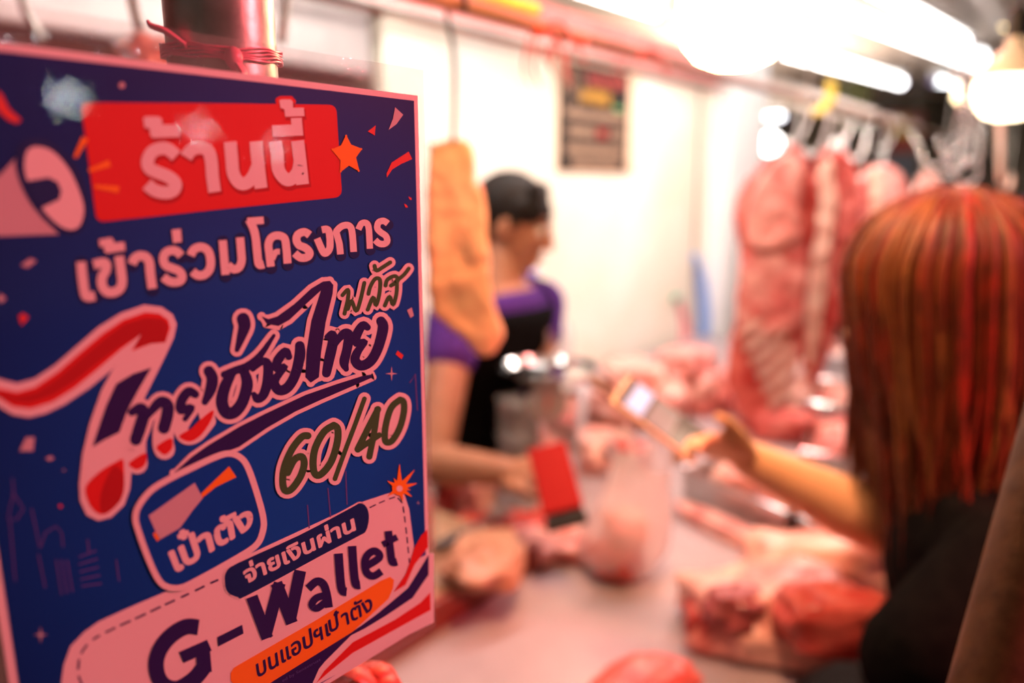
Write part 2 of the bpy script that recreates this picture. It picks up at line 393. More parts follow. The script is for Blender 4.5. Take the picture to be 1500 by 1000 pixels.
def text(ink, s, quad, thick, tune={}):
    """set a line of type, thicken it to bold and fit its base-letter box to the quad BL, BR, TR, TL"""
    pen = 0.0; out = []; H = max(p[1] for p in glyph('น' if ord(s[0]) > 3000 else 'W')[0]); lo = 1e9; hi = -1e9
    for i, c in enumerate(s):
        vs, fs, es, adv = glyph(c); dx, dy = tune.get(i, (0, 0))
        if c == ' ': pen += 0.25; continue
        out.append(([(x + pen + dx, y + dy) for x, y in vs], fs, es))
        if c not in MARKS: lo = min(lo, min(x for x, y in out[-1][0])); hi = max(hi, max(x for x, y in out[-1][0]))
        pen += adv
    BL, BR, TR, TL = [Vector((*q, 0)) for q in quad]
    def mp(x, y):
        s_, t_ = (x - lo) / (hi - lo), y / H
        p = (BL * (1 - s_) + BR * s_) * (1 - t_) + (TL * (1 - s_) + TR * s_) * t_
        return (p.x, p.y)
    for vs, fs, es in out:
        ink.add([mp(*p) for p in vs], fs)
        for a, b in es:
            (x0, y0), (x1, y1) = vs[a], vs[b]; l = math.hypot(x1 - x0, y1 - y0) or 1e-6
            nx, ny = -(y1 - y0) / l * thick, (x1 - x0) / l * thick
            ink.add([mp(x0 + nx, y0 + ny), mp(x1 + nx, y1 + ny), mp(x1 - nx, y1 - ny), mp(x0 - nx, y0 - ny)], [(0, 1, 2, 3)])
        for a in {k for e in es for k in e}:
            x, y = vs[a]; ink.add([mp(x + thick * cos(k * pi / 3), y + thick * sin(k * pi / 3)) for k in range(6)], [tuple(range(6))])
    return ink

def ink_mat(name, col, r=0.5): return mat(name, col, r, spec=0.12)
K_white = ink_mat('print_white', (0.86, 0.84, 0.84)); K_blue = mat('print_blue', (0.004, 0.066, 0.40), 0.5, var=(0.005, 0.085, 0.50), scale=9, spec=0.12)
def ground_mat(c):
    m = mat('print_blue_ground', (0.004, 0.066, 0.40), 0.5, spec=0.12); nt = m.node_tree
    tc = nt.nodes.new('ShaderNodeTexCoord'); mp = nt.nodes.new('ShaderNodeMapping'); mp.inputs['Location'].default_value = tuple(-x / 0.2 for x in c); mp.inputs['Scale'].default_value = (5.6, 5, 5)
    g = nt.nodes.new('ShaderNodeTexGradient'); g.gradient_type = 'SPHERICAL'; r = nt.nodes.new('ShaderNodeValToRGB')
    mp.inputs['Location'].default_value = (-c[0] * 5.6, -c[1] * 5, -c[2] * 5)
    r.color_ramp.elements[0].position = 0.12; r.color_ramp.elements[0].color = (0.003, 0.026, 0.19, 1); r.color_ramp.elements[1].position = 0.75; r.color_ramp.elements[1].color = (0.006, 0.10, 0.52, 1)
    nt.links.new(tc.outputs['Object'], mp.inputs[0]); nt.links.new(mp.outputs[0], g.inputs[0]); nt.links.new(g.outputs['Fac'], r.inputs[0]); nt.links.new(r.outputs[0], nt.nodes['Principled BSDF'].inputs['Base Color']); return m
K_navy = ink_mat('print_navy', (0.030, 0.018, 0.14)); K_red = ink_mat('print_red', (0.70, 0.03, 0.03)); K_dred = ink_mat('print_dark_red', (0.45, 0.02, 0.025))
K_orange = ink_mat('print_orange', (0.95, 0.30, 0.03)); K_grey = ink_mat('print_grey', (0.30, 0.27, 0.36)); K_olive = ink_mat('print_green', (0.055, 0.16, 0.055))
K_shadow = ink_mat('print_deep_blue', (0.012, 0.03, 0.16)); K_pinkg = ink_mat('print_pale_grey', (0.62, 0.55, 0.60)); K_city = ink_mat('print_city_lines', (0.12, 0.10, 0.40))
K_confr = ink_mat('print_confetti_red', (0.75, 0.08, 0.07))

def cA(l): return [(100 + x / 5, 130 + y / 5) for x, y in l]
def cB(l): return [(340 + x / 5, 130 + y / 5) for x, y in l]
def cC(l): return [(100 + x / 6.25, 310 + y / 6.25) for x, y in l]
def cD(l): return [(330 + x * .18, 300 + y * .18) for x, y in l]
def cE(l): return [(x / 5, 420 + y / 5) for x, y in l]
def cF(l): return [(90 + x * .24, 540 + y * .24) for x, y in l]
def cH(l): return [(400 + x * .2301, 370 + y * .2301) for x, y in l]
def cI(l): return [(390 + x * .18, 560 + y * .18) for x, y in l]
def cJ(l): return [(180 + x * .24, 640 + y * .24) for x, y in l]
def cK(l): return [(80 + x * .2133, 820 + y * .2133) for x, y in l]
def cL(l): return [(320 + x * .2133, 730 + y * .2133) for x, y in l]
def cM(l): return [(330 + x * .2067, 820 + y * .2067) for x, y in l]
def cN(l): return [(x * .26, 100 + y * .26) for x, y in l]

ptop = onY(612, 140, PY); pxr = ptop.x; pzt = ptop.z; pxl = pxr - 0.2095; pzb = pzt - 0.300
poster = thing('laminated_poster', 'laminated blue and red shop poster tied to a steel pole', 'poster', (pxr - 0.105, PY, pzb))
pap = MB().box(((pxl + pxr) / 2, PY + 0.0006, (pzt + pzb) / 2), (pxr - pxl, 0.001, pzt - pzb)).build('paper_sheet', K_white, poster, smooth=False)
bd = 0.0028
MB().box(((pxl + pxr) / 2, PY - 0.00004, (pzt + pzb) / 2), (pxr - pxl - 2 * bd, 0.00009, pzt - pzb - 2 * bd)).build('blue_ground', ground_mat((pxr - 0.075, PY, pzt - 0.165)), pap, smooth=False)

# headline banner
def rounded(c, r, n=6):
    out = []; N = len(c)
    for i in range(N):
        p, a, b = Vector((*c[i], 0)), Vector((*c[i - 1], 0)), Vector((*c[(i + 1) % N], 0)); da, db = (a - p).normalized() * r, (b - p).normalized() * r
        out += [tuple(((p + da) * (1 - t) ** 2 + p * 2 * t * (1 - t) + (p + db) * t * t)[:2]) for t in [k / n for k in range(n + 1)]]
    return out
ban = INK(3).poly(rounded(cA([(95, 106), (1000, 110), (1955, 122), (1998, 788), (1200, 868), (210, 972)]), 11), 0, 1.0).build('headline_banner', K_red, pap)
hl = INK(5)
hs = INK(4)
R1 = 9.3
def both(a, b, off, fn):
    fn(a); fn(b)
st = [
 cA([(787, 492), (735, 447), (680, 435), (610, 462), (577, 530), (592, 582), (650, 612), (730, 645), (780, 690), (772, 735), (735, 757), (680, 758), (620, 738), (572, 698)]),
 cA([(858, 500), (890, 455), (950, 430), (1015, 450), (1042, 520), (1052, 640), (1068, 755)]),
 cA([(1182, 388), (1192, 500), (1205, 620), (1250, 688), (1300, 690), (1350, 640), (1380, 570)]),
 cA([(1370, 385), (1380, 500), (1408, 728)]),
 cB([(312, 385), (325, 470), (335, 590), (385, 660), (430, 660), (475, 610), (492, 540)]),
 cB([(475, 380), (490, 500), (512, 700)]),
]
for q in st:
    hl.stroke(q, R1, cap='flat'); hs.stroke([(x + 2, y + 5) for x, y in q], R1 + 1.5, cap='flat')
hl.disc(cA([(1374, 622)])[0], 7); hl.disc(cB([(490, 590)])[0], 7)
pl = [cA([(545, 215), (560, 203), (660, 203), (682, 222), (685, 262), (800, 262), (815, 345), (805, 352), (615, 360), (598, 345), (590, 290), (555, 285)]),
      cB([(287, 268), (430, 262), (425, 215), (505, 212), (516, 342), (295, 350)]),
      cB([(340, 85), (355, 78), (425, 78), (440, 95), (442, 140), (520, 138), (525, 200), (385, 205), (378, 150), (350, 140)])]
for q in pl:
    hl.poly(q); hs.poly([(x + 2, y + 4) for x, y in q], 0, 1.5)
hs.build('headline_shadow', K_dred, ban); hl.build('headline_lettering', K_white, ban)
INK(2.5).poly(pl[2], 0, 5.0).build('tone_mark_edge', K_red, ban)

# second line of lettering
sl = INK(5); ss = INK(4)
def L2(pts, r):
    sl.stroke(pts, r, cap='flat'); ss.stroke([(x + 1, y + 2) for x, y in pts], r + 3, cap='round')
def L2p(pts):
    sl.poly(pts); ss.poly([(x + 1, y + 2) for x, y in pts], 0, 3)
L2(cC([(112, 458), (126, 600), (142, 715), (165, 775), (240, 768)]), 7.0)
L2(cC([(228, 485), (315, 465), (345, 490), (335, 545), (304, 600), (308, 680), (350, 732), (410, 735), (465, 705), (488, 640), (478, 540), (460, 405)]), 6.9)
L2p(cC([(275, 255), (385, 235), (408, 255), (415, 285), (510, 275), (518, 355), (345, 380), (325, 360), (322, 315), (285, 325)]))
L2(cC([(578, 478), (605, 425), (655, 402), (710, 418), (738, 470), (746, 560), (765, 703)]), 6.8)
L2(cC([(1028, 402), (985, 360), (930, 355), (880, 382), (866, 440), (888, 490), (945, 515), (1005, 540), (1036, 580), (1028, 625), (980, 643), (920, 635), (865, 595)]), 6.3)
L2p(cC([(940, 165), (1025, 155), (1035, 275), (955, 287)]))
L2(cC([(1115, 400), (1145, 345), (1210, 322), (1272, 355), (1298, 440), (1288, 525), (1240, 575), (1180, 580), (1132, 545)]), 6.3)
L2(cC([(1408, 260), (1435, 577)]), 6.0)
L2([(350.7, 347.5), (352.5, 370), (353, 382), (349, 391.5), (341, 394), (333, 388)], 6.0)
L2(cD([(308, 124), (175, 134)]), 5.4); L2(cD([(190, 120), (225, 195), (243, 270), (256, 400), (264, 465), (278, 488), (310, 482)]), 6.0)
L2(cD([(366, 502), (354, 400), (346, 320), (372, 265), (425, 248), (477, 272), (492, 350), (502, 476)]), 5.8); L2(cD([(440, 380), (405, 385), (378, 440)]), 4.2)
L2(cD([(682, 245), (640, 220), (590, 238), (574, 280), (594, 325), (645, 348), (680, 383), (674, 415), (640, 430), (600, 425), (560, 392)]), 5.8)
L2(cD([(780, 203), (820, 198), (840, 222), (848, 300), (842, 360), (810, 393), (785, 370), (742, 272)]), 5.2)
L2(cD([(932, 402), (924, 320), (905, 250), (900, 215), (945, 172), (1000, 168), (1026, 215), (1040, 382)]), 4.9)
L2(cD([(1078, 200), (1103, 152), (1143, 148), (1163, 195), (1172, 356)]), 4.6)
L2(cD([(1318, 152), (1285, 130), (1243, 142), (1232, 188), (1257, 220), (1302, 253), (1312, 296), (1285, 318), (1245, 312), (1214, 285)]), 4.7)
ss.build('subtitle_shadow', K_shadow, pap); sl.build('subtitle_lettering', K_white, pap)

# slogan: white edge, navy script, flag colours
so = INK(6); sn = INK(7); sr = INK(7); sd = INK(8)
so.poly(cE([(-260, 620), (-120, 640), (0, 675), (120, 705), (250, 670), (400, 570), (560, 430), (720, 290), (880, 190), (1050, 130), (1180, 145), (1260, 200), (1290, 270), (1270, 370), (1200, 520), (1130, 660), (1060, 800), (1000, 960)])
        + cF([(430, 560), (415, 730), (380, 830), (300, 905), (220, 925), (150, 890), (110, 800), (105, 700), (125, 520), (170, 330), (240, 130), (310, 0)])
        + cE([(858, 560), (800, 620), (650, 740), (470, 860), (330, 925), (210, 955), (90, 935), (0, 880), (-130, 800), (-260, 760)]))
sr.poly(cE([(-260, 690), (-130, 715), (0, 745), (120, 770), (250, 735), (420, 620), (570, 490), (750, 340), (900, 240), (1060, 185), (1160, 195), (1225, 240), (1240, 300), (1205, 405), (1100, 415), (960, 468), (1030, 345), (880, 455), (700, 610), (540, 740), (380, 840), (220, 890), (90, 875), (0, 815), (-130, 765), (-260, 730)]))
sd.poly(cE([(-200, 715), (0, 770), (120, 800), (260, 770), (430, 660), (580, 530), (760, 380), (910, 270), (1060, 225), (1180, 235), (1225, 280), (1205, 400), (1100, 410), (975, 450), (1030, 345), (860, 440), (700, 560), (540, 690), (380, 790), (220, 845), (90, 835), (0, 795)]))
sn.poly(cF([(545, -8), (430, 30), (330, 90), (270, 220), (215, 380), (185, 475), (260, 430), (350, 385), (400, 250), (470, 120)]))
sr.poly(cF([(145, 715), (230, 625), (330, 565), (370, 550), (378, 620), (375, 740), (340, 820), (270, 880), (210, 875), (160, 810)]), 4)
sd.poly(cF([(318, 592), (372, 640), (375, 740), (340, 820), (250, 880), (232, 800), (260, 690)]), 4)
def scr(pts, r, edge=6.5, tail=None):
    sn.stroke(pts, r)
    q = pts + (tail or []); rr = (list(r) if isinstance(r, list) else [r] * len(pts)); rr = rr + [rr[-1]] * (len(q) - len(pts))
    so.stroke(q, [a + edge for a in rr])
scr([(192, 603), (205, 597), (209, 606), (205, 622), (198, 643)], [6, 8, 9, 9.5, 9], 6.5, [(198, 665), (200, 678)])
scr([(206, 622), (220, 602), (234, 588), (244, 593), (244, 607), (239, 626)], [3, 6, 8, 9, 9, 9], 6.5, [(238, 648), (240, 657)])
sr.poly(cF([(410, 570), (510, 510), (508, 580), (462, 612), (425, 600)]), 3); sr.poly(cF([(578, 470), (665, 420), (672, 480), (632, 522), (595, 505)]), 3)
scr([(285, 577), (275, 573), (265, 586), (264, 600), (280, 596), (270, 613)], [6, 7, 7.5, 7, 5, 4], 6.5, [(264, 628), (272, 640), (288, 636), (305, 616)])
scr([(305, 543), (310, 554), (307, 571), (299, 588)], [8, 8.5, 8, 5], 6.5, [(303, 612)])
sr.poly(cF([(715, 405), (790, 360), (830, 320), (920, 250), (910, 310), (850, 400), (790, 440), (740, 432)]), 3)
scr([(355, 467), (357, 477), (352, 494), (346, 512)], [9.5, 9, 6.5, 3.5])
scr([(327, 548), (344, 542), (362, 536), (380, 520), (400, 491)], [5, 6, 6.5, 5, 2.5])
scr([(338, 546), (328, 567), (324, 588), (330, 603), (342, 603), (354, 588), (361, 562), (357, 545)], [7, 8.5, 9, 9, 9, 8.5, 8.5, 7])
scr([(369, 540), (383, 529), (391, 534), (391, 557), (385, 577), (376, 584), (371, 577)], [4, 5.5, 7, 7.5, 7, 6, 4])
scr([(422, 522), (417, 514), (406, 527), (404, 539), (417, 536), (404, 552), (401, 562), (408, 571), (420, 567), (431, 549), (438, 521), (438, 506)], [5, 6, 7, 6, 4, 6, 7, 7.5, 7.5, 7.5, 8, 7])
T2 = [(382, 463), (392, 467), (405, 463), (430, 445), (455, 422), (472, 412), (482, 411), (487, 417), (486, 430), (476, 471), (469, 517), (466, 552), (454, 560), (446, 552), (448, 513), (455, 469), (469, 425), (446, 446), (423, 468), (407, 477), (390, 474)]
sn.poly(T2); so.poly(T2, 0, 6.5)
scr([(478, 493), (486, 489), (486, 503), (481, 526), (477, 546)], [4, 6, 7.5, 7.5, 6.5])
scr([(487, 510), (495, 496), (504, 488), (510, 492), (507, 512), (503, 530), (506, 540)], [3, 5, 7, 7.5, 7, 7, 4])
scr([(537, 479), (530, 476), (521, 491), (521, 502), (534, 500), (523, 514), (519, 527), (528, 535), (542, 528), (553, 508), (560, 480), (557, 470)], [5, 6, 7, 6, 4, 6, 7, 7.5, 7.5, 7.5, 8, 7])
SW = [(253, 692), (280, 668), (306, 650), (350, 624), (390, 604), (446, 578), (492, 562), (530, 550), (543, 548), (545, 552), (520, 563), (469, 585), (432, 602), (390, 626), (349, 654), (300, 672)]
sn.poly(SW); so.poly(SW, 0, 5.5)
slo = so.build('slogan_edge', K_white, pap); sn.build('slogan_script', K_navy, slo); sr.build('flag_red', K_red, slo); sd.build('flag_dark_red', K_dred, slo)

# plus word and the ratio
po = INK(9); pn = INK(10); po2 = INK(9); pn2 = INK(10)
def gr(pts, r, e, a=None, b=None): (a or pn).stroke(pts, r); (b or po).stroke(pts, r + e)
for q in ([(500, 432), (508, 424), (508, 437), (503, 459)], [(508, 452), (513, 440), (520, 455), (526, 440), (532, 414)],
          [(538, 430), (541, 419), (548, 408), (555, 410), (554, 430), (549, 447), (545, 435), (537, 453)],
          [(547, 389), (550, 396), (559, 391), (570, 384)],
          [(563, 418), (566, 409), (577, 404), (581, 411), (571, 418)], [(580, 410), (579, 430), (574, 446), (569, 434), (562, 447)], [(578, 412), (590, 402), (597, 393)]):
    gr(q, 2.9, 5.0)
for q, r in ((cI([(330, 430), (280, 440), (200, 540), (140, 680), (125, 800), (145, 875), (200, 860), (270, 760), (300, 660), (280, 600), (220, 625), (165, 730)]), 5.2),
             (cI([(540, 345), (460, 400), (390, 530), (372, 660), (390, 742), (440, 740), (520, 640), (570, 480), (572, 375), (540, 345)]), 5.2),
             (cI([(790, 130), (710, 350), (630, 560), (550, 780)]), 3.4),
             (cI([(900, 215), (830, 350), (735, 540)]), 4.8), (cI([(735, 545), (800, 500), (910, 425)]), 4.2), (cI([(895, 215), (870, 400), (830, 600)]), 4.6),
             (cI([(1080, 138), (1010, 200), (967, 330), (955, 440), (972, 484), (1020, 465), (1080, 360), (1112, 230), (1108, 155), (1080, 138)]), 4.8)):
    gr(q, r, 6.0, pn2, po2)
pe = po.build('plus_word_edge', K_white, pap); pn.build('plus_word_lettering', K_olive, pe)
pe = po2.build('ratio_edge', K_white, pap); pn2.build('ratio_lettering', K_olive, pe)

# wallet card and everything on it
card = INK(2).poly([(70, 1120), (88, 1010), (93, 974), (103, 946), (123, 925), (144, 910), (187, 890), (238, 868), (335, 825), (529, 735), (575, 720), (592, 724), (599, 745), (606, 800), (600, 855), (560, 900), (470, 960), (300, 1075)]).build('wallet_card', K_white, pap)
ds = INK(3)
dash = cK([(190, 860), (165, 800), (160, 740), (180, 640), (260, 545), (400, 470), (520, 415), (640, 360), (755, 305), (865, 255), (975, 203), (1080, 152), (1180, 110)])
dd = smooth_pts([(x, y, 0) for x, y in dash], 8)
for seg in (dd, [Vector((*p, 0)) for p in cL([(1035, 62), (1090, 35), (1150, 8), (1220, -15), (1262, 30), (1275, 120), (1290, 240), (1300, 340), (1310, 440)])]):
    acc = 0.0
    for a, b in zip(seg[:-1], seg[1:]):
        n = max(1, int((b - a).length / 2.2))
        for k in range(n):
            p, q = a.lerp(b, k / n), a.lerp(b, (k + 1) / n)
            per = 24 if seg is dd else 15
            if acc % per < per * 0.62: ds.stroke([(p.x, p.y), (q.x, q.y)], 1.5 if seg is dd else 0.9, cap='flat', sm=0)
            acc += (q - p).length
ds.build('stitch_dashes', K_navy, card)
INK(4).poly(cL([(50, 500), (130, 440), (550, 250), (900, 65), (970, 30), (1015, 60), (1030, 130), (1010, 220), (950, 260), (700, 390), (200, 660), (130, 675), (60, 640), (40, 570)]), 3, 2.2).build('pill_edge', K_white, card)
pill = INK(5).poly(cL([(50, 500), (130, 440), (550, 250), (900, 65), (970, 30), (1015, 60), (1030, 130), (1010, 220), (950, 260), (700, 390), (200, 660), (130, 675), (60, 640), (40, 570)]), 3).build('payment_pill', K_shadow, card)
text(INK(6), 'จ่ายเงินผ่าน', cL([(190, 578), (935, 212), (920, 138), (168, 498)]), 0.035).build('pill_lettering', K_white, pill)
gw = INK(5); ge = INK(4)
def G(pts, r, **k): gw.stroke(pts, r, cap='flat', **k); ge.stroke(pts, r + 0.8, cap='flat', **k)
G([(290, 918), (272, 917), (251, 929), (235, 948), (228, 969), (231, 990), (242, 1004), (261, 1007), (284, 993), (298, 976)], 11.3)
G([(265, 962), (306, 944)], 8.5, sm=0); G([(296, 950), (299, 984)], 10.5, sm=0)
gw.poly([(318, 932), (354, 914), (356, 927), (319, 946)])
for q in ([(368, 873), (391, 934)], [(388, 931), (409, 853)], [(404, 853), (427, 912)], [(424, 908), (439, 835)]): G(q, 8.6, sm=0)
G([(451, 861), (463, 851), (473, 855), (478, 870), (481, 889)], 5.8); G([(478, 871), (463, 875), (456, 885), (464, 890), (478, 879)], 5.2)
G([(495, 810), (498, 850), (501, 864), (507, 866)], 6.2); G([(515, 799), (518, 840), (521, 855), (527, 856)], 6.0)
G([(535, 829), (555, 816), (550, 807), (541, 809), (534, 820), (536, 837), (546, 843), (558, 836)], 5.4)
G([(568, 777), (571, 805), (574, 822), (581, 822)], 5.6); G([(560, 797), (581, 786)], 4.6, sm=0)
ge.build('wallet_word_edge', K_pinkg, card); gw.build('wallet_word', K_navy, card)
INK(3).poly([(300, 1075), (345, 1030), (392, 1000), (512, 927), (560, 895), (480, 965), (455, 1010), (440, 1060)]).build('navy_foot', K_navy, card)
ot = INK(4).poly(cM([(60, 765), (110, 735), (640, 430), (1100, 150), (1165, 122), (1188, 140), (1180, 200), (1150, 270), (900, 500), (300, 872), (200, 950), (100, 930), (40, 850), (40, 800)]), 0, 1.0).build('orange_tag', K_orange, card)
text(INK(5), 'บนแอปฯเป๋าตัง', cM([(228, 828), (1042, 348), (1028, 266), (215, 738)]), 0.022, {7: (-0.10, 0.08)}).build('tag_lettering', K_navy, ot)
INK(4).poly(cM([(600, 905), (660, 770), (700, 720), (900, 520), (1130, 380), (1290, 150), (1340, 0), (1440, -50)] + [(1475, -50), (1475, 440), (1150, 600), (800, 800)])).build('ribbon_ground', K_white, card)
rb = INK(5); rb.poly(cL([(1432, 210), (1390, 250), (1340, 340), (1310, 440), (1280, 520), (1200, 640), (1280, 590), (1345, 450), (1436, 330)])).poly(cM([(1448, 228), (1380, 300), (1200, 420), (900, 580), (700, 780), (640, 870), (720, 800), (900, 655), (1200, 490), (1452, 352)]))
rb.build('ribbon_red', K_red, card)
INK(5).poly(cL([(1440, 385), (1400, 450), (1300, 610), (1100, 780), (850, 965), (1000, 890), (1150, 800), (1330, 680), (1440, 520)])).build('ribbon_navy', K_navy, card)
text(INK(6), 'ed by Sensetrust', cM([(400, 862), (672, 708), (668, 690), (396, 842)]), 0.0).build('credit_lettering', K_city, card)

# app emblem
EM = [(250, 265), (160, 325), (92, 410), (70, 482), (85, 560), (148, 735), (206, 858), (258, 906), (340, 915), (440, 872), (690, 733), (805, 655), (845, 575), (850, 492), (812, 345), (762, 198), (718, 128), (650, 97), (565, 115), (400, 190)]
em = INK(11).poly(cJ(EM), 3).build('app_emblem', K_blue, pap)
INK(12).stroke(cJ(EM), 4.6, closed=True).build('emblem_border', K_white, em)
INK(12).poly(cJ([(150, 475), (430, 275), (480, 368), (420, 440), (340, 550), (215, 622)])).build('emblem_wing', K_pinkg, em)
INK(12).poly(cJ([(470, 340), (640, 175), (685, 240), (560, 300), (475, 368)])).build('emblem_stripe', K_orange, em)
INK(12).poly(cJ([(175, 588), (192, 572), (220, 615), (203, 632)])).build('emblem_stripe', K_orange, em)
text(INK(12), 'เป๋าตัง', cJ([(322, 812), (782, 540), (772, 440), (278, 702)]), 0.045, {2: (-0.12, 0.10)}).build('emblem_lettering', K_white, em)

# megaphone, star, sparks, confetti and the faint skyline
mg = INK(4).poly(cN([(-120, 690), (0, 600), (90, 500), (120, 640), (230, 840), (330, 935), (200, 938), (0, 945), (-120, 930)])).build('megaphone_body', K_pinkg, pap)
INK(5).poly(cN([(85, 510), (110, 430), (180, 392), (270, 405), (370, 490), (450, 600), (490, 730), (485, 850), (450, 920), (380, 935), (290, 890), (190, 790), (120, 670), (85, 560)]), 3).build('megaphone_rim', K_shadow, mg)
INK(6).poly(cN([(135, 530), (150, 465), (200, 440), (290, 465), (380, 560), (440, 680), (470, 790), (450, 880), (400, 910), (330, 885), (250, 810), (180, 700), (140, 600)]), 3).build('megaphone_mouth', K_white, mg)
INK(7).poly(cN([(150, 635), (270, 615), (320, 640), (342, 690), (330, 738), (220, 790), (180, 720)])).build('megaphone_horn', K_shadow, mg)
INK(6).poly(cB([(830, 345), (862, 415), (940, 442), (895, 502), (922, 600), (850, 555), (790, 605), (795, 520), (730, 445), (798, 420)]), 0, 1.6).build('printed_star', K_orange, pap)
sp = INK(6)
for q in ([(120, 360), (45, 505)], [(300, 545), (145, 600)], [(365, 738), (190, 715)]):
    sp.stroke(cA(q), [5.0, 2.4], sm=0, cap='flat')
sp.build('spark_dashes', K_orange, pap)
for q in (cN([(-20, 120), (10, 150), (50, 230), (118, 290), (95, 312), (40, 290), (-20, 230)]), cB([(990, 312), (1048, 268), (1042, 342)]), cB([(1290, 460), (1315, 515), (1235, 550), (1170, 590), (1130, 650), (1128, 620), (1165, 540)]), cB([(1255, 840), (1275, 850), (1285, 868), (1268, 870)]), cB([(1288, 788), (1310, 800), (1312, 812), (1298, 812)]),
          cE([(135, 215), (165, 190), (210, 222), (155, 280)]), cH([(778, 645), (790, 622), (828, 652), (815, 678)]), [(85, 740), (88, 737.5), (91, 741), (88, 744.5)]):
    INK(4).poly(q).build('red_confetti', K_confr, pap)
for q in (cB([(1190, 135), (1250, 190), (1200, 260), (1142, 302), (1175, 220)]), [(28, 660), (38, 640), (50, 640), (48, 660)], [(0, 430), (8, 437), (2, 443), (-6, 440)], [(66, 671), (74, 667), (79, 671), (72, 674)], [(30, 388), (44, 378), (53, 382), (40, 392)], cH([(850, 365), (880, 348), (893, 400), (872, 415)])):
    INK(4).poly(q).build('pale_confetti', K_pinkg, pap)
INK(4).disc((178, 125), 4.6).build('pale_confetti', K_pinkg, pap)
def glint(c, r):
    INK(4).poly([(c[0] + (r if k % 2 == 0 else r * .2) * cos(k * pi / 4 + pi / 2), c[1] + (r * (1.2 if k % 4 == 0 else 0.9) if k % 2 == 0 else r * .2) * sin(k * pi / 4 + pi / 2)) for k in range(8)]).build('printed_sparkle', K_pinkg, pap)
glint((573, 547), 9); glint((59, 929), 10); glint((93, 688), 3); glint((612, 736), 3)
fl = INK(7)
for a, l in ((-90, 34), (-50, 34), (-15, 26), (35, 22), (75, 20), (145, 20), (-150, 20), (-120, 16), (10, 16)):
    fl.stroke([(584, 714), (584 + l * cos(radians(a)), 714 + l * sin(radians(a)))], [5, 0.4], sm=0)
fl.disc((584, 714), 11); fl = fl.build('corner_sparkle', K_orange, pap); INK(8).disc((584, 715), 4.5).build('sparkle_core', K_white, fl)
ct = INK(2.2)
for q in ([(18, 700), (20, 722), (14, 745), (12, 760), (24, 760), (34, 745), (28, 735), (18, 722)], [(14, 760), (22, 850)], [(46, 745), (58, 800)], [(60, 800), (66, 780), (82, 770), (90, 780), (92, 800)], [(56, 812), (66, 860)], [(82, 820), (90, 870)], [(90, 820), (98, 868)], [(98, 820), (106, 866)],
          [(128, 790), (130, 810)], [(116, 815), (140, 806)], [(116, 826), (142, 818)], [(117, 837), (144, 830)], [(118, 848), (146, 842)], [(120, 858), (148, 854)], [(170, 820), (174, 850)], [(450, 740), (454, 790)], [(480, 715), (484, 760)], [(506, 690), (508, 738)], [(600, 560), (608, 548), (611, 600)]):
    ct.stroke(q, 1.0, sm=0)
ct.build('skyline_pattern', K_city, pap)

# clear laminate: front film over the print, wider welded margin round it
fx0, fx1, fz0, fz1 = pxl - 0.006, pxr + 0.0045, pzb - 0.006, pzt + 0.013
def sheet(y, x0, x1, z0, z1, nx, nz, amp):
    m = MB(); 
    for j in range(nz + 1):
        for i in range(nx + 1):
            x = x0 + (x1 - x0) * i / nx; z = z0 + (z1 - z0) * j / nz
            m.v.append(Vector((x, y + amp * noise.noise(Vector((x * 30, z * 30, 3))), z)))
    for j in range(nz):
        for i in range(nx): a = j * (nx + 1) + i; m.f.append((a, a + 1, a + nx + 2, a + nx + 1))
    return m
sheet(PY - 0.0026, pxl, pxr, pzb, pzt, 24, 34, 0.00004).build('front_film', M_film, poster, smooth='all')
mgn = MB()
for x0, x1, z0, z1 in ((fx0, pxl, fz0, fz1), (pxr, fx1, fz0, fz1), (pxl, pxr, pzt, fz1), (pxl, pxr, fz0, pzb)):
    s_ = sheet(PY, x0, x1, z0, z1, 6 if x1 - x0 < .05 else 24, 6 if z1 - z0 < .05 else 34, 0.0006); mgn.add(s_.v, s_.f)
mgn.build('sleeve_margin', M_sleeve, poster, smooth='all')

# pole behind the poster and the raffia tie
pc = P(325, 60, 0.352); pr = 0.0248
pole = thing('steel_pole', 'upright galvanised steel pole the poster is tied to', 'pole', (pc.x, pc.y, 0))
MB().lathe([(pr, 0.012), (pr, 2.6)], (pc.x, pc.y, 0), 40).build('pipe', M_galv, pole)
MB().lathe([(0.06, 0), (0.06, 0.008), (0.03, 0.014)], (pc.x, pc.y, 0), 32).build('foot_plate', M_galv, pole)
tie = thing('raffia_tie', 'bright pink raffia string knotted round the pole above the poster', 'string', (pc.x, pc.y, 1.63))
tz = P(325, 75, 0.33).z
def ring_pt(a, z, rr=pr + 0.0018): return Vector((pc.x + rr * cos(a), pc.y + rr * sin(a), z))
kf = P(346, 88, 0.325)
for k in range(5):
    dz = (k - 2) * 0.0013
    ka = math.atan2(kf.y - pc.y, kf.x - pc.x)
    MB().tube([ring_pt(ka + 2 * pi * i / 28, tz - 0.0015 + dz + 0.005 * (1 - abs(cos(pi * i / 28))) * 0 + 0.0045 * sin(pi * i / 28) ** 0.7 + 0.0006 * sin(i * 1.7 + k)) for i in range(29)], 0.0011, 6, flat=0.5).build('strand', M_pinkstr, tie)
kn = ring_pt(ka, tz - 0.003, pr + 0.004)
MB().ell(kn, (0.004, 0.004, 0.005), 12, 8).build('knot', M_pinkstr, tie)
MB().tube([kn, kn + Vector((0.002, -0.004, -0.006)), kn + Vector((0.004, -0.003, -0.014))], [0.002, 0.003, 0.001], 6, sub=4, flat=0.4).build('loose_end', M_pinkstr, tie)
lp = P(222, 40, 0.325)
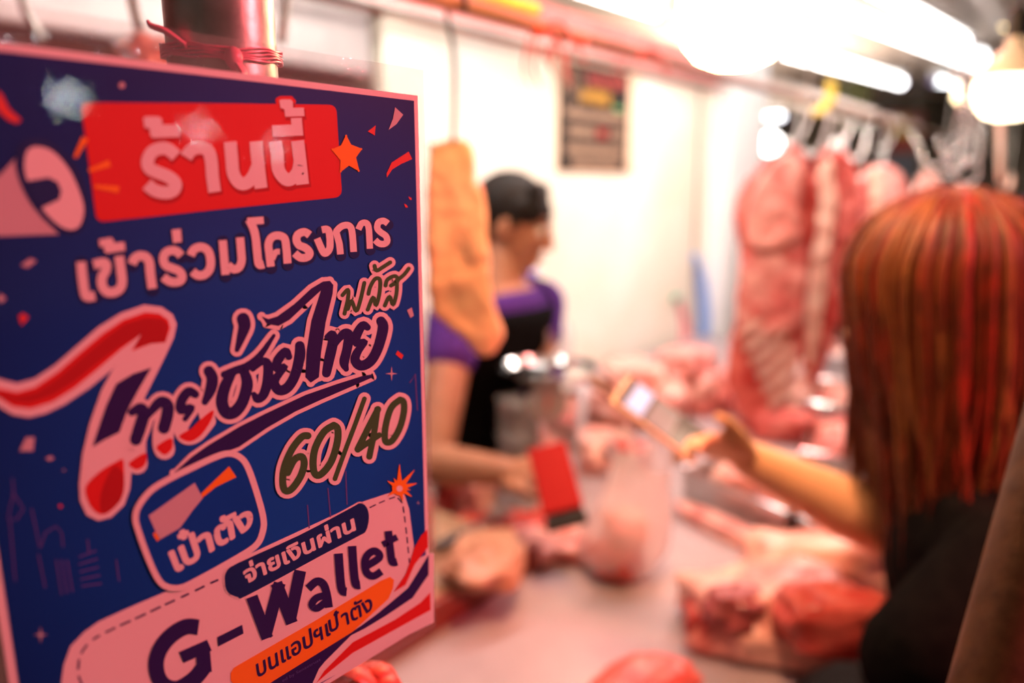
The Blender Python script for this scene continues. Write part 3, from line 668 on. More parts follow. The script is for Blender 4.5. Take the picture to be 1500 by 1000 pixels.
MB().tube([ring_pt(math.atan2(lp.y - pc.y, lp.x - pc.x) + .4, tz + 0.002), P(243, 46, 0.325), P(222, 38, 0.323), P(216, 30, 0.322)], [0.0035, 0.005, 0.0045, 0.002], 8, sub=4, flat=0.3).build('loose_end', M_pinkstr, tie)

# ------------------------------------------------------------------ counter
TZ = 0.88
TX0, TX1, TY0, TY1 = 0.42, 3.3, 0.285, 1.075
tb = thing('market_counter', 'long steel topped market counter running along the stall', 'counter', (1.8, 0.68, 0))
MB().box(((TX0 + TX1) / 2, (TY0 + TY1) / 2, TZ - 0.02), (TX1 - TX0, TY1 - TY0, 0.04)).build('counter_top', M_table, tb, smooth=False, bevel=0.006)
for x in (0.5, 1.85, 3.2):
    for y in (0.36, 1.0): MB().box((x, y, (TZ - 0.04) / 2), (0.05, 0.05, TZ - 0.04)).build('leg', M_steel, tb, smooth=False, bevel=0.004)
MB().box(((TX0 + TX1) / 2, 0.68, 0.3), (TX1 - TX0 - 0.1, 0.60, 0.02)).build('lower_shelf', M_steel, tb, smooth=False)

def blob(name, label, cat, c, r, rot=0.0, seed=0, m=None, group=None, amp=0.18, flat=True, fr=6.0, extra=None, parent=None, sq=1.0):
    """a cut of meat: squared-off ellipsoid, lumpy, flattened where it rests"""
    c = Vector(c); mb = MB().ell((0, 0, 0), (1, 1, 1), 40, 26); Rm = Matrix.Rotation(rot, 3, 'Z')
    def sh(p):
        q = Vector([math.copysign(abs(t) ** (0.72 * sq), t) for t in p])
        n1 = noise.noise(Vector(p) * 1.7 + Vector((seed * 7.1, 0, 3))); n2 = noise.noise(Vector(p) * 4.3 + Vector((seed * 3.3, 9, 1)))
        q *= 1 + amp * n1 * 1.6 + amp * 0.55 * n2
        q = Vector((q.x * r[0], q.y * r[1], q.z * r[2]))
        if flat and q.z < -r[2] * 0.62: q.z = -r[2] * 0.62 - (abs(q.z) - r[2] * 0.62) * 0.04
        return c + Rm @ q + Vector((0, 0, r[2] * 0.64 if flat else 0))
    mb.v = [sh(p) for p in mb.v]
    o = mb.build(name, m or M_meat, parent, smooth='all')
    if parent is None: tag(o, label, cat, group)
    return o

def slabcut(name, outl, d, th, m, parent, voxel=0.007, it=6, dfn=None):
    """a hung cut: outline at its own distance, with real thickness, rounded over"""
    mb = MB()
    q = [(p.x, p.y) for p in smooth_pts([(a, b, 0) for a, b in outl], 4, True)]
    mb.slab(q, -th / 2, th / 2, lambda u, v, h: P(u, v, (dfn(u, v) if dfn else d) + h))
    o = mb.build(name, m, parent, smooth='all', voxel=voxel, sm=it)
    me = o.data; me.update()
    for v in me.vertices:
        n = noise.noise(v.co * 22) * 0.006 + noise.noise(v.co * 55) * 0.0022
        v.co = v.co + v.normal * n
    return o

# hook rail along the counter, its strings and hooks
RY, RZ = 0.78, 1.835
bk_ = thing('back_counter', 'steel side counter against the wall under the big pork pile', 'counter', (2.5, 1.32, 0))
MB().box((2.52, 1.32, TZ - 0.02), (1.55, 0.48, 0.04)).build('counter_top', M_table, bk_, smooth=False, bevel=0.006)
for x in (1.8, 3.24):
    for y in (1.13, 1.5): MB().box((x, y, (TZ - 0.04) / 2), (0.05, 0.05, TZ - 0.04)).build('leg', M_steel, bk_, smooth=False, bevel=0.004)
rail = thing('hook_rail', 'long brown pipe rail carrying the meat hooks above the counter', 'rail', (1.9, RY, RZ))
MB().tube([(0.55, RY, RZ), (4.6, RY, RZ)], 0.011, 14).build('pipe', M_brown, rail)
for x in (0.62, 2.3, 4.4): MB().tube([(x, RY, RZ + 0.01), (x, RY, 2.48)], 0.005, 8).build('hanger_rod', M_steel, rail)
MB().tube([(0.55, RY, RZ + 0.024), (1.0, RY, RZ + 0.024)], 0.009, 12).build('warm_strip', M_yellow, rail)

def hook(name, label, top, bot, group, m=M_steel, r=0.0035, jr=0.018, direc=None):
    """S hook: loop over the rail, long shank, upturned point"""
    top, bot = Vector(top), Vector(bot); h = direc or Vector((0.3, -0.95, 0)).normalized(); ax = (bot - top).normalized()
    pts = [top + h * 0.016 - ZV * 0.012, top + h * 0.016 + ZV * 0.006, top + h * 0.008 + ZV * 0.016, top - h * 0.006 + ZV * 0.016, top - h * 0.015 + ZV * 0.004, top - h * 0.012 - ZV * 0.02]
    pts += [top.lerp(bot, 0.4), bot - ax * 0.02, bot - h * jr * 0.2, bot - h * jr + ax * jr * 0.7, bot - h * jr * 2.0 + ax * jr * 0.2, bot - h * jr * 2.4 - ax * jr * 0.9]
    rs = [r * .8] + [r] * (len(pts) - 2) + [r * 0.35]
    o = MB().tube(pts, rs, 8, sub=4).build(name, m, None, smooth='all'); tag(o, label, 'hook', group); return o

def railpt(u, v=150): q = onY(u, v, RY); return Vector((q.x, RY, RZ))
# hung fat slab, front left
fs = thing('pork_fat_slab', 'long pale orange pork fat slab hanging beside the poster edge', 'meat', P(680, 520, 1.16))
FO = [(628, 222), (640, 207), (664, 203), (688, 209), (697, 240), (699, 268), (710, 285), (714, 340), (718, 400), (724, 445), (736, 480), (733, 503), (715, 521), (698, 516), (678, 494), (650, 474), (632, 455), (627, 400), (626, 300)]
slabcut('fat_body', FO, 1.155, 0.032, M_skinfat, fs, 0.004, 5)
slabcut('thin_rind', [(x, y) for x, y in FO if y > 260], 1.172, 0.008, M_meatp, fs, 0.004, 2)
hook('meat_hook', 'dark hook on the rail holding the pale fat slab', railpt(668, 30), P(664, 222, 1.15), 'hooks holding meat', M_blackp)

# hanging rib slabs in the middle distance
r1 = thing('hanging_rib_slab', 'large hanging pork rib slab with folded pale flap nearest the white column', 'meat', P(1130, 640, 2.15))
slabcut('rib_meat', [(1140, 222), (1165, 212), (1185, 235), (1200, 270), (1197, 330), (1188, 380), (1182, 430), (1178, 480), (1168, 540), (1150, 600), (1128, 640), (1104, 640), (1085, 612), (1064, 562), (1066, 522), (1076, 470), (1083, 400), (1085, 370), (1076, 312), (1090, 270), (1118, 238)], 2.15, 0.06, M_meatr, r1, 0.009, 5)
slabcut('pale_flap', [(1092, 318), (1104, 275), (1130, 240), (1158, 224), (1176, 246), (1170, 300), (1172, 345), (1150, 362), (1118, 366), (1096, 352)], 2.10, 0.045, M_meatp, r1, 0.008, 5)
slabcut('lower_fold', [(1088, 378), (1130, 372), (1176, 362), (1180, 430), (1165, 480), (1120, 490), (1080, 470)], 2.105, 0.03, M_meat, r1, 0.008, 4)
for i in range(7):
    u, v = 1090 + i * 9, 470 + i * 20
    MB().tube([P(u - 8, v + 22, 2.105), P(u + 14, v + 8, 2.095), P(u + 46, v - 24, 2.105)], [0.007, 0.009, 0.006], 10, sub=4).build('rib_bone', M_bone, r1, smooth='all')
hook('meat_hook', 'steel hook holding the large rib slab by the white column', railpt(1178), P(1158, 236, 2.14), 'hooks holding meat', direc=Vector((.2, -.98, 0)))
r2 = thing('hanging_loin', 'long red hanging pork loin with an orange fat edge behind the rib slab', 'meat', P(1190, 560, 2.4))
slabcut('loin_meat', [(1198, 232), (1214, 216), (1240, 222), (1256, 260), (1263, 320), (1254, 390), (1236, 450), (1218, 505), (1196, 562), (1176, 560), (1174, 480), (1181, 400), (1188, 330), (1196, 270)], 2.42, 0.06, M_meatr, r2, 0.009, 5)
slabcut('fat_edge', [(1200, 250), (1216, 232), (1224, 290), (1214, 380), (1204, 470), (1188, 540), (1180, 480), (1188, 380), (1196, 300)], 2.375, 0.035, M_fat, r2, 0.008, 4)
hook('meat_hook', 'steel hook holding the long red loin', railpt(1238), P(1222, 228, 2.41), 'hooks holding meat')
r3 = thing('hanging_belly', 'pink striped hanging pork belly to the right of the loin', 'meat', P(1295, 430, 2.65))
slabcut('belly_meat', [(1262, 256), (1282, 242), (1306, 244), (1326, 264), (1338, 330), (1326, 420), (1296, 470), (1262, 450), (1252, 350)], 2.68, 0.055, M_meat, r3, 0.010, 5)
slabcut('fat_stripe', [(1276, 256), (1288, 252), (1290, 330), (1282, 430), (1272, 430), (1276, 330)], 2.64, 0.03, M_fat, r3, 0.008, 3)
hook('meat_hook', 'steel hook holding the pink striped belly', railpt(1302), P(1292, 252, 2.67), 'hooks holding meat')
r4 = thing('hanging_shank', 'small rounded piece of pork hanging just above the auburn hair', 'meat', P(1360, 380, 2.95))
slabcut('shank_meat', [(1342, 268), (1356, 252), (1372, 260), (1384, 292), (1384, 350), (1360, 386), (1340, 350), (1336, 300)], 3.0, 0.07, M_meatp, r4, 0.010, 5)
hook('meat_hook', 'steel hook holding the small rounded shank', railpt(1345), P(1358, 262, 2.98), 'hooks holding meat')
for i, (ut, ub, vb) in enumerate(((1196, 1172, 246), (1222, 1200, 262), (1258, 1236, 250), (1278, 1262, 270), (1320, 1300, 255))):
    t = railpt(ut); q = P(ub, vb - 40, (t - CAM).dot(FW) - 0.05)
    hook('empty_hook', 'thin empty steel hook hanging slanted among the meat hooks', t, q, 'empty hooks on the rail', r=0.005)
for i, (u, v, dd) in enumerate(((1388, 235, 1.9), (1402, 252, 2.0), (1420, 240, 1.95), (1434, 262, 2.05), (1412, 214, 1.9), (1440, 228, 2.05))):
    t = P(1418 + i * 5, 118 + (i % 2) * 6, dd); hook('spare_hook', 'bare steel hook in the shiny bundle by the right hand bulb', t, P(u, v, dd), 'bundle of spare hooks', M_steelp, 0.005, 0.026)
sb = thing('spare_hook_ring', 'steel ring the bundle of spare hooks hangs from', 'ring', P(1425, 112, 2.0))
cR = P(1427, 112, 2.0)
MB().tube([cR + Vector((0.06 * cos(k * pi / 12), 0.06 * sin(k * pi / 12), 0)) for k in range(24)], 0.006, 8, closed=True).build('ring', M_steel, sb)
MB().tube([cR + Vector((0.06, 0, 0)), cR + Vector((0.0, 0, 0.25)), Vector((cR.x, cR.y, 2.48))], 0.003, 6).build('chain', M_steel, sb)
bk = hook('bone_hook', 'large cream coloured hook end curving up at the far right', P(1465, 150, 2.2), P(1466, 268, 2.2), None, M_fat, 0.008, 0.03, Vector((-1, 0.3, 0)).normalized())
gh = thing('yellow_hanger', 'curved yellow plastic hanger on the rail above the rib slab', 'hanger', P(1205, 140, 2.1))
MB().tube([P(1216, 118, 2.12), P(1218, 140, 2.12), P(1208, 158, 2.12), P(1192, 166, 2.12)], 0.014, 10, sub=5, flat=0.5).build('strap', M_yellow, gh)

# strings and straps knotted on the rail
def bow(u, v, d, label, s=1.0, seed=1):
    c = railpt(u) + Vector((0, -0.006, -0.006)); t = thing('plastic_string', label, 'string', c); rr = random.Random(seed)
    MB().ell(c, (0.014 * s, 0.014 * s, 0.013 * s), 12, 8).build('knot', M_redpl, t)
    for k in range(4):
        a = rr.uniform(-0.6, 3.6); e = c + RT * (0.07 * s * cos(a)) + ZV * (-0.05 * s * abs(sin(a)) - 0.01)
        MB().tube([c, c.lerp(e, 0.5) + ZV * 0.025 * s, e, e + RT * 0.012 - ZV * 0.03 * s], [0.004 * s, 0.007 * s, 0.006 * s, 0.002], 8, sub=4, flat=0.35).build('loose_end', M_redpl, t)
bow(785, 52, 1.28, 'red plastic string knotted on the brown rail', 1.0, 3)
bow(845, 76, 1.38, 'red plastic string bow beside the knotted one on the rail', 0.9, 5)
bow(930, 84, 1.55, 'small red string end on the rail near the big bulb', 0.7, 8)
for u0, u1, v1, lab in ((418, 412, 62, 'thin dark strap hanging right of the steel pole'), (195, 212, 68, 'dark metal rod slanting down behind the sleeve left of the pole'), (35, 62, 58, 'grey rod hanging at the upper left corner')):
    o = MB().tube([P(u0 - (u1 - u0) * .8, -70, 1.0), P(u0, 10, 1.0), P(u1, v1, 1.0)], 0.006, 8, sub=4).build('hanging_rod', M_brown if u0 == 195 else M_galv, None); tag(o, lab, 'rod')
blob('hanging_scrap', 'pink scrap of meat seen through the clear sleeve left of the pole', 'meat', P(222, 88, 1.0), (0.035, 0.03, 0.028), 0.3, 4, M_meatp, flat=False, amp=0.3)

# shutter box left of the white wall
struct(MB().box((0.2, WY + 0.03, 1.95), (2.3, 0.06, 0.16)).build('trim_3', mat('shutter_grey', (0.36, 0.31, 0.31), 0.5, var=(0.30, 0.26, 0.26), scale=12), smooth=False, bevel=0.01))
struct(MB().box((0.2, WY + 0.09, 0.95), (2.3, 0.04, 1.86)).build('wall_left', M_dark, smooth=False))

# ------------------------------------------------------------------ board end of the counter, with chopped pork
cb = thing('chopping_board', 'thick butcher board with a dark red front edge beside the poster', 'chopping board', (0.75, 0.92, TZ))
MB().box((0.72, 0.93, TZ + 0.028), (0.56, 0.27, 0.05)).build('board', M_board, cb, smooth=False, bevel=0.006)
e0, e1 = onZ(695, 868, TZ + 0.03), onZ(540, 1005, TZ + 0.03)
MB().box((0.72, 0.785, TZ + 0.026), (0.60, 0.018, 0.052)).build('front_rail', M_wood, cb, smooth=False, bevel=0.004)
rd = thing('red_price_card', 'small upright red card in a clear stand behind the poster edge', 'card', onZ(662, 860, TZ + 0.054))
q0 = Vector((0.83, 0.90, TZ + 0.054))
MB().box(q0 + Vector((0, 0, 0.055)), (0.07, 0.004, 0.10), Matrix.Rotation(0.25, 3, 'Z')).build('card_face', M_redpl, rd, smooth=False)
MB().box(q0 + Vector((0, 0, 0.062)), (0.09, 0.012, 0.124), Matrix.Rotation(0.25, 3, 'Z')).build('clear_stand', M_sleeve, rd, smooth=False)
rb_ = thing('red_plastic_bunch', 'crumpled orange red plastic string bunch below the poster corner', 'string', P(520, 1010, 0.47))
for k in range(9):
    a = rnd.uniform(0, 6.28); c = P(505 + rnd.uniform(-18, 20), 985 + rnd.uniform(-8, 14), 0.47 + rnd.uniform(-.01, .01))
    e = P(575 + rnd.uniform(-30, 20), 1030 + rnd.uniform(-5, 25), 0.47)
    MB().tube([c, c.lerp(e, .5) + Vector((rnd.uniform(-.012, .012), rnd.uniform(-.01, .01), rnd.uniform(0, .014))), e], [0.004, 0.008, 0.005], 8, sub=5, flat=0.3).build('plastic_strip', M_redpl, rb_)
MB().tube([P(505, 985, 0.47), Vector((pc.x + 0.01, pc.y - 0.0, pzb - 0.02))], 0.002, 6).build('tie', M_redpl, rb_)

def at(u, v, z=TZ): return onZ(u, v, z)
# pork pieces along the board and the back of the counter
bm_ = at(712, 835, TZ + .054); blob('pork_slab', 'tan pork slab on the butcher board right beside the poster', 'meat', bm_, (0.085, 0.06, 0.03), 0.5, 21, mat('tan_pork', (0.40, 0.19, 0.12), 0.35, var=(0.52, 0.27, 0.18), scale=12, bump=0.2), 'cuts near the board')
for i, (u, v, r, m, lab) in enumerate((
    (790, 815, (0.05, 0.045, 0.028), M_meat, 'lumpy pink pork chunk in front of the red phone'),
    (835, 812, (0.05, 0.05, 0.026), M_meat, 'pink pork chunk tucked against the bag of meat'),
    (760, 790, (0.055, 0.05, 0.03), M_meatr, 'dark pink chunk behind the lumpy chunks under the phone'),
    (700, 790, (0.06, 0.045, 0.03), M_meatr, 'reddish brown cut in the shade under the forearm'),
    (800, 775, (0.035, 0.03, 0.03), M_meatr, 'small bright red piece just below the red phone'),
    (690, 735, (0.08, 0.05, 0.05), M_meatp, 'smooth pink cut lying beneath the vendor forearm'),
    (652, 745, (0.05, 0.05, 0.045), M_meatr, 'dull red cut half hidden by the poster edge'))):
    blob('pork_chunk', lab, 'meat', at(u, v, TZ + 0.002), r, i * 0.7, 30 + i, m, 'chopped pork by the board')
kn_ = thing('boning_knife', 'knife lying on the board with a dark blade', 'knife', at(690, 800, TZ + .06))
k0, k1, k2 = at(640, 800, TZ + .068), at(676, 782, TZ + .068), at(745, 748, TZ + .068)
MB().tube([k0, k0.lerp(k1, .5) + Vector((0, 0, .002)), k1], [0.009, 0.011, 0.009], 10, flat=0.7).build('handle', M_blackp, kn_)
ka = math.atan2((k2 - k1).y, (k2 - k1).x)
MB().box((k1 + k2) / 2, ((k2 - k1).length, 0.024, 0.002), Matrix.Rotation(ka, 3, 'Z')).build('blade', M_steel, kn_, smooth=False)

# piles at the back of the counter
for i, (u, v, z, r, rot, m, lab) in enumerate((
    (898, 622, 0, (0.10, 0.085, 0.07), 0.3, M_meatp, 'big pale pork leg cut at the near end of the back pile'),
    (965, 612, 0, (0.12, 0.085, 0.075), 0.6, M_meatp, 'big pale pork cut in the middle of the back pile'),
    (1028, 592, 0.0, (0.13, 0.09, 0.08), 0.2, M_meat, 'pinker cut at the far end of the back pile'),
    (925, 606, 0.10, (0.12, 0.08, 0.045), 0.8, M_meatp, 'long pale cut lying across the top of the back pile'),
    (1000, 592, 0.11, (0.13, 0.08, 0.05), 0.1, M_meat, 'rosy cut on the crest of the back pile below the blue strip'),
    (868, 680, 0, (0.075, 0.06, 0.055), 0.4, M_meatp, 'pale pink cut behind the bag of meat'),
    (915, 678, 0.0, (0.075, 0.05, 0.04), 1.2, M_meatr, 'dark red cut with the knife handle across it'))):
    q = at(u, v, TZ); blob('pork_cut', lab, 'meat', q + Vector((0, 0, z)), r, rot, 50 + i, m, 'pork pile at the back')
kk = thing('butcher_knife', 'black handled knife resting on the dark red cut', 'knife', at(905, 678, TZ + .06))
MB().tube([at(890, 660, TZ + .062), at(930, 680, TZ + .062)], [0.012, 0.014], 10).build('handle', M_blackp, kk)
MB().box(at(862, 646, TZ + .062), (0.12, 0.03, 0.003), Matrix.Rotation(math.atan2((at(930, 680) - at(890, 660)).y, (at(930, 680) - at(890, 660)).x), 3, 'Z')).build('blade', M_steelp, kk, smooth=False)

# weighing scale with pan and dial, clear boxes beside it
sp_ = onY(802, 640, 0.99); sp_.z = TZ; Ms = Matrix.Rotation(-0.3, 3, 'Z')
sc_ = thing('weighing_scale', 'steel scale with a round grey dial and a pan in front of the vendor', 'scale', sp_)
MB().box(sp_ + Vector((0, 0, 0.125)), (0.12, 0.10, 0.25), Ms).build('body', M_steelp, sc_, smooth=False, bevel=0.014)
MB().lathe([(0.012, 0.25), (0.012, 0.268), (0.05, 0.272)], sp_, 20).build('stem', M_steel, sc_)
MB().lathe([(0.06, 0.272), (0.10, 0.280), (0.118, 0.30), (0.113, 0.30), (0.098, 0.285), (0.0005, 0.279)], sp_, 36).build('pan', M_steelp, sc_)
fd = (CAM - sp_); fd.z = 0; fd.normalize(); Md = fd.to_track_quat('Z', 'Y').to_matrix(); dz_ = P(780, 594, 1.61).z - TZ
dial = MB().lathe([(0.044, -0.015), (0.044, 0.012), (0.038, 0.016), (0.001, 0.016)], sp_ + fd * 0.072 + Vector((0, 0, dz_)), 32, Md).build('dial', mat('dial_face', (0.36, 0.31, 0.30), 0.4), sc_)
MB().box(sp_ + fd * 0.0895 + Vector((0, 0, dz_ + .006)), (0.004, 0.003, 0.036), Matrix.Rotation(0.2, 3, 'Y')).build('needle', M_redpl, dial, smooth=False)
bp_ = onY(756, 640, 0.985); bp_.z = TZ
for i in range(3):
    st_ = thing('plastic_box', 'clear lidded plastic box, %s of the stack beside the scale' % ('lowest', 'middle', 'topmost')[i], 'box', bp_ + Vector((0, 0, .084 * i)), 'stack of clear boxes')
    MB().box(bp_ + Vector((0, 0, 0.039 + .084 * i)), (0.055, 0.075, 0.076), Ms).build('box_body', M_clear, st_, smooth=False, bevel=.008)
    MB().box(bp_ + Vector((0, 0, 0.080 + .084 * i)), (0.060, 0.080, 0.007), Ms).build('lid', M_clear, st_, smooth=False, bevel=.003)

# stainless trays
def tray(name, label, c0, e1, e2, L1, L2, h, group='stainless meat trays'):
    t = thing(name, label, 'tray', c0 + e1 * L1 / 2 + e2 * L2 / 2, group); w = 0.003
    def p(a, b, z): return c0 + e1 * a + e2 * b + Vector((0, 0, z))
    def quad(a0, b0, a1, b1, z0, z1):
        m = MB(); m.add([p(a0, b0, z0), p(a1, b0, z0), p(a1, b1, z0), p(a0, b1, z0), p(a0, b0, z1), p(a1, b0, z1), p(a1, b1, z1), p(a0, b1, z1)], [(0, 1, 2, 3), (4, 5, 6, 7), (0, 1, 5, 4), (1, 2, 6, 5), (2, 3, 7, 6), (3, 0, 4, 7)]); return m
    quad(0, 0, L1, L2, 0.001, 0.004).build('base', M_steel, t, smooth=False)
    for a0, b0, a1, b1 in ((0, 0, L1, w), (0, L2 - w, L1, L2), (0, 0, w, L2), (L1 - w, 0, L1, L2)): quad(a0, b0, a1, b1, 0.001, h).build('side', M_steel, t, smooth=False)
    rim = [p(0, 0, h), p(L1, 0, h), p(L1, L2, h), p(0, L2, h)]
    MB().tube(rim, 0.006, 8, closed=True).build('rim', M_steelp, t)
    return t
a0, a1 = at(1000, 728), at(1148, 800)
e1 = (a1 - a0).normalized(); e2 = Vector((-e1.y, e1.x, 0)); e2 = e2 if e2.x > 0 else -e2
tray('meat_tray', 'stainless meat tray under the outstretched phone arm', a0, e1, e2, (a1 - a0).length, 0.26, 0.07)
b0, b1 = at(1168, 800), at(1330, 880)
f1 = (b1 - b0).normalized(); f2 = Vector((-f1.y, f1.x, 0)); f2 = f2 if f2.x > 0 else -f2
tray('meat_tray', 'stainless meat tray nearest the woman, behind the big meat', b0, f1, f2, 0.24, 0.24, 0.06)
for i, (lab, a, b, r, m) in enumerate((('pink cut at the back of the tray under the phone arm', .09, .07, (.055, .05, .05), M_meatp), ('red cut at the front of the tray under the phone arm', .22, .08, (.06, .055, .05), M_meat), ('pale cut at the right of the tray under the phone arm', .16, .19, (.06, .045, .055), M_meatp))):
    blob('tray_meat', lab, 'meat', a0 + e1 * a + e2 * b + Vector((0, 0, .006)), r, i, 70 + i, m, 'pork in the trays')
blob('tray_meat', 'pink cut in the tray nearest the woman', 'meat', b0 + f1 * .12 + f2 * .12 + Vector((0, 0, .006)), (.08, .08, .05), 1, 77, M_meatp, 'pork in the trays')
jug = MB().box((a1 + b0) / 2 + e2 * 0.05 + Vector((0, 0, .05)), (.04, .05, .10)).build('black_box', M_blackp, None, smooth=False, bevel=.008); tag(jug, 'small black box standing in the gap between the two trays', 'box')
blob('rib_strip', 'long narrow red strip of pork lying along the front of the tray', 'meat', at(1050, 778), (0.115, 0.024, 0.02), math.atan2(e1.y, e1.x), 80, M_meat)

# far trays down the counter
tid = 0
TL = ['shiny tray of pork beside the hanging rib slab', 'shiny tray of pork just behind the phone arm', 'shiny tray of pork at the far end of the counter', 'shiny tray of pork far along by the aisle']
for k, (x, y) in enumerate(((2.22, 0.80), (1.80, 0.56), (2.62, 0.60), (2.92, 0.94))):
    c = Vector((x, y, TZ)); tray('meat_tray', TL[k], c, Vector((0.2, -0.98, 0)).normalized(), Vector((0.98, 0.2, 0)).normalized(), 0.24, 0.32, 0.06)
    for j in range(5):
        a, b = 0.065 + 0.11 * (j % 2), 0.06 + 0.10 * (j // 2); q = c + Vector((0.2, -0.98, 0)).normalized() * a + Vector((0.98, 0.2, 0)).normalized() * b + Vector((0, 0, 0.006))
        blob('tray_meat', ['cut of pork in the tray beside the rib slab', 'cut of pork in the tray just behind the phone arm', 'cut of pork in the tray at the far end', 'cut of pork in the tray far along by the aisle'][k], 'meat', q, (0.046, 0.046, 0.05), j, 90 + k * 7 + j, [M_meatp, M_meat, M_meatr][(j + k) % 3], 'pork in the far trays %s' % ['one', 'two', 'three', 'four'][k])
for i, (u, v) in enumerate(((1085, 600), (1120, 625), (1150, 640))):
    blob('red_cut', ['dark red cut at the foot of the rib slab', 'red cut in front of the foot of the rib slab', 'red cut between the rib slab and the phone wrist'][i], 'meat', at(u, v), (0.09, 0.07, 0.055), i, 130 + i, M_meatr if i != 1 else M_meat, 'cuts under the rib slab')

# big meat in front
bigc = at(1140, 935) + Vector((0.01, 0.0, 0))
big = thing('pork_shoulder', 'big pork shoulder with a dark cut end at the front of the counter', 'meat', bigc)
blob('shoulder_meat', '', '', bigc, (0.150, 0.092, 0.064), -0.92, 141, M_meatp, parent=big, amp=0.22, sq=1.15)
blob('cut_face', '', '', P(1072, 888, 1.125), (0.040, 0.040, 0.028), -0.7, 142, M_lean, parent=big, amp=0.25, flat=False)
blob('lean_rim', '', '', P(1032, 906, 1.155), (0.030, 0.034, 0.030), -0.8, 143, M_meatr, parent=big, amp=0.3, flat=False)
blob('fat_cap', '', '', P(1105, 850, 1.22), (0.085, 0.030, 0.022), -0.5, 144, M_fat, parent=big, amp=0.25, flat=False)
blob('red_side', '', '', P(1222, 908, 1.07), (0.085, 0.052, 0.045), -0.9, 145, M_meatr, parent=big, amp=0.15, flat=False)
blob('pork_belly', 'smooth salmon pink pork piece behind the big shoulder', 'meat', at(1200, 865) + Vector((0.02, 0.01, 0)), (0.145, 0.065, 0.055), -0.95, 150, M_meatp, amp=0.14)
blob('front_cut', 'red pork cut with a pale edge at the bottom edge of the picture', 'meat', at(940, 1030), (0.085, 0.05, 0.03), -0.25, 155, M_meatr, amp=0.15)

# thin plastic bag of meat
bgc = at(905, 838)
bag = thing('bag_of_meat', 'pinkish translucent carrier bag of meat standing on the counter', 'bag', bgc)
prof = []
def bagpt(t, a):
    # t 0 bottom .. 1 gathered top
    rad = [0.062, 0.085, 0.088, 0.08, 0.07, 0.055, 0.045, 0.03][min(7, int(t * 7.99))]
    x = t * 7; i = min(6, int(x)); f = x - i; Rr = [0.055, 0.084, 0.090, 0.084, 0.074, 0.062, 0.058, 0.050]
    rad = Rr[i] * (1 - f) + Rr[i + 1] * f
    rad *= 1 + 0.10 * sin(a * 5 + t * 3) * t + 0.07 * noise.noise(Vector((cos(a) * 2, sin(a) * 2, t * 4)))
    c = bgc + RT * (0.035 * t) + Vector((0, 0, 0.003 + 0.222 * t + 0.02 * t * sin(a * 2)))
    return c + RT * (rad * cos(a) * 0.95) + FH * (rad * sin(a) * 0.72)
MB().loft([[bagpt(i / 24, 2 * pi * k / 48) for k in range(48)] for i in range(25)], False).build('bag_film', M_bag, bag, smooth='all')
for sgn in (-1, 1):
    p0 = bagpt(1, 0 if sgn > 0 else pi); MB().tube([p0, p0 + RT * sgn * 0.006 + ZV * 0.035, p0 + RT * -sgn * 0.02 + ZV * 0.045, p0 - RT * sgn * 0.035 - ZV * .002], [0.008, 0.007, 0.007, 0.008], 8, sub=5, flat=0.25).build('handle', M_bag, bag, smooth='all')
blob('bagged_meat', 'dark pork piece slumped at the bottom inside the carrier bag', 'meat', bgc + Vector((0, 0, 0.008)), (0.058, 0.046, 0.040), 0.2, 160, M_meatr, amp=0.08)
blob('bagged_meat', 'pale pork piece on top of the dark one inside the carrier bag', 'meat', bgc + RT * .01 + Vector((0.0, 0.0, 0.066)), (0.046, 0.038, 0.034), 0.9, 161, M_meatp, amp=0.1)

# ------------------------------------------------------------------ wall things
sg = thing('wall_notice', 'dark notice with yellow and cream lines on the white wall', 'sign', onY(868, 255, WY))
def wq(u, v): q = onY(u, v, WY); return q
wl, wr = wq(813, 96).x, wq(935, 100).x; wt, wb = 1.58 + 0.425, 1.58 + 0.03
wt = wq(868, 96).z; wb = wq(868, 254).z
MB().box(((wl + wr) / 2, WY - 0.004, (wt + wb) / 2), (wr - wl, 0.006, wt - wb)).build('backing', mat('notice_cream', (0.85, 0.62, 0.45), 0.5), sg, smooth=False)
wr2 = wq(919, 100).x; nm_ = mat('notice_black', (0.030, 0.024, 0.022), 0.7, spec=0.1)
nb = MB().box(((wl + wr2) / 2 + .008, WY - 0.0085, (wt + wb) / 2), (wr2 - wl - .012, 0.003, wt - wb - 0.014)).build('dark_panel', nm_, sg, smooth=False)
NC = mat('notice_cream_ink', (0.34, 0.21, 0.14), 0.5); NY = mat('notice_yellow_ink', (0.45, 0.22, 0.015), 0.5); NR = mat('notice_red_ink', (0.35, 0.03, 0.025), 0.5); NG = mat('notice_green_ink', (0.1, 0.4, 0.15), 0.5)
H_ = wt - wb; Wd = wr2 - wl
def nline(name, x0, x1, y, h, m, seed, gaps=True):
    mb = MB(); rr = random.Random(seed); x = x0
    while x < x1 - 0.02:
        w = rr.uniform(0.03, 0.055); w = min(w, x1 - x)
        mb.box((wl + Wd * (x + w * .42), WY - 0.0108, wt - H_ * y + rr.uniform(-.002, .002)), (Wd * w * 0.8, 0.0016, H_ * h * rr.uniform(.8, 1.05))); x += w
    mb.build(name, m, nb, smooth=False)
nline('lettering', 0.10, 0.95, 0.46, 0.085, NC, 1); nline('lettering', 0.14, 0.52, 0.62, 0.095, NC, 2); nline('lettering', 0.54, 0.70, 0.62, 0.10, NR, 3); nline('lettering', 0.72, 0.95, 0.62, 0.08, NC, 6)
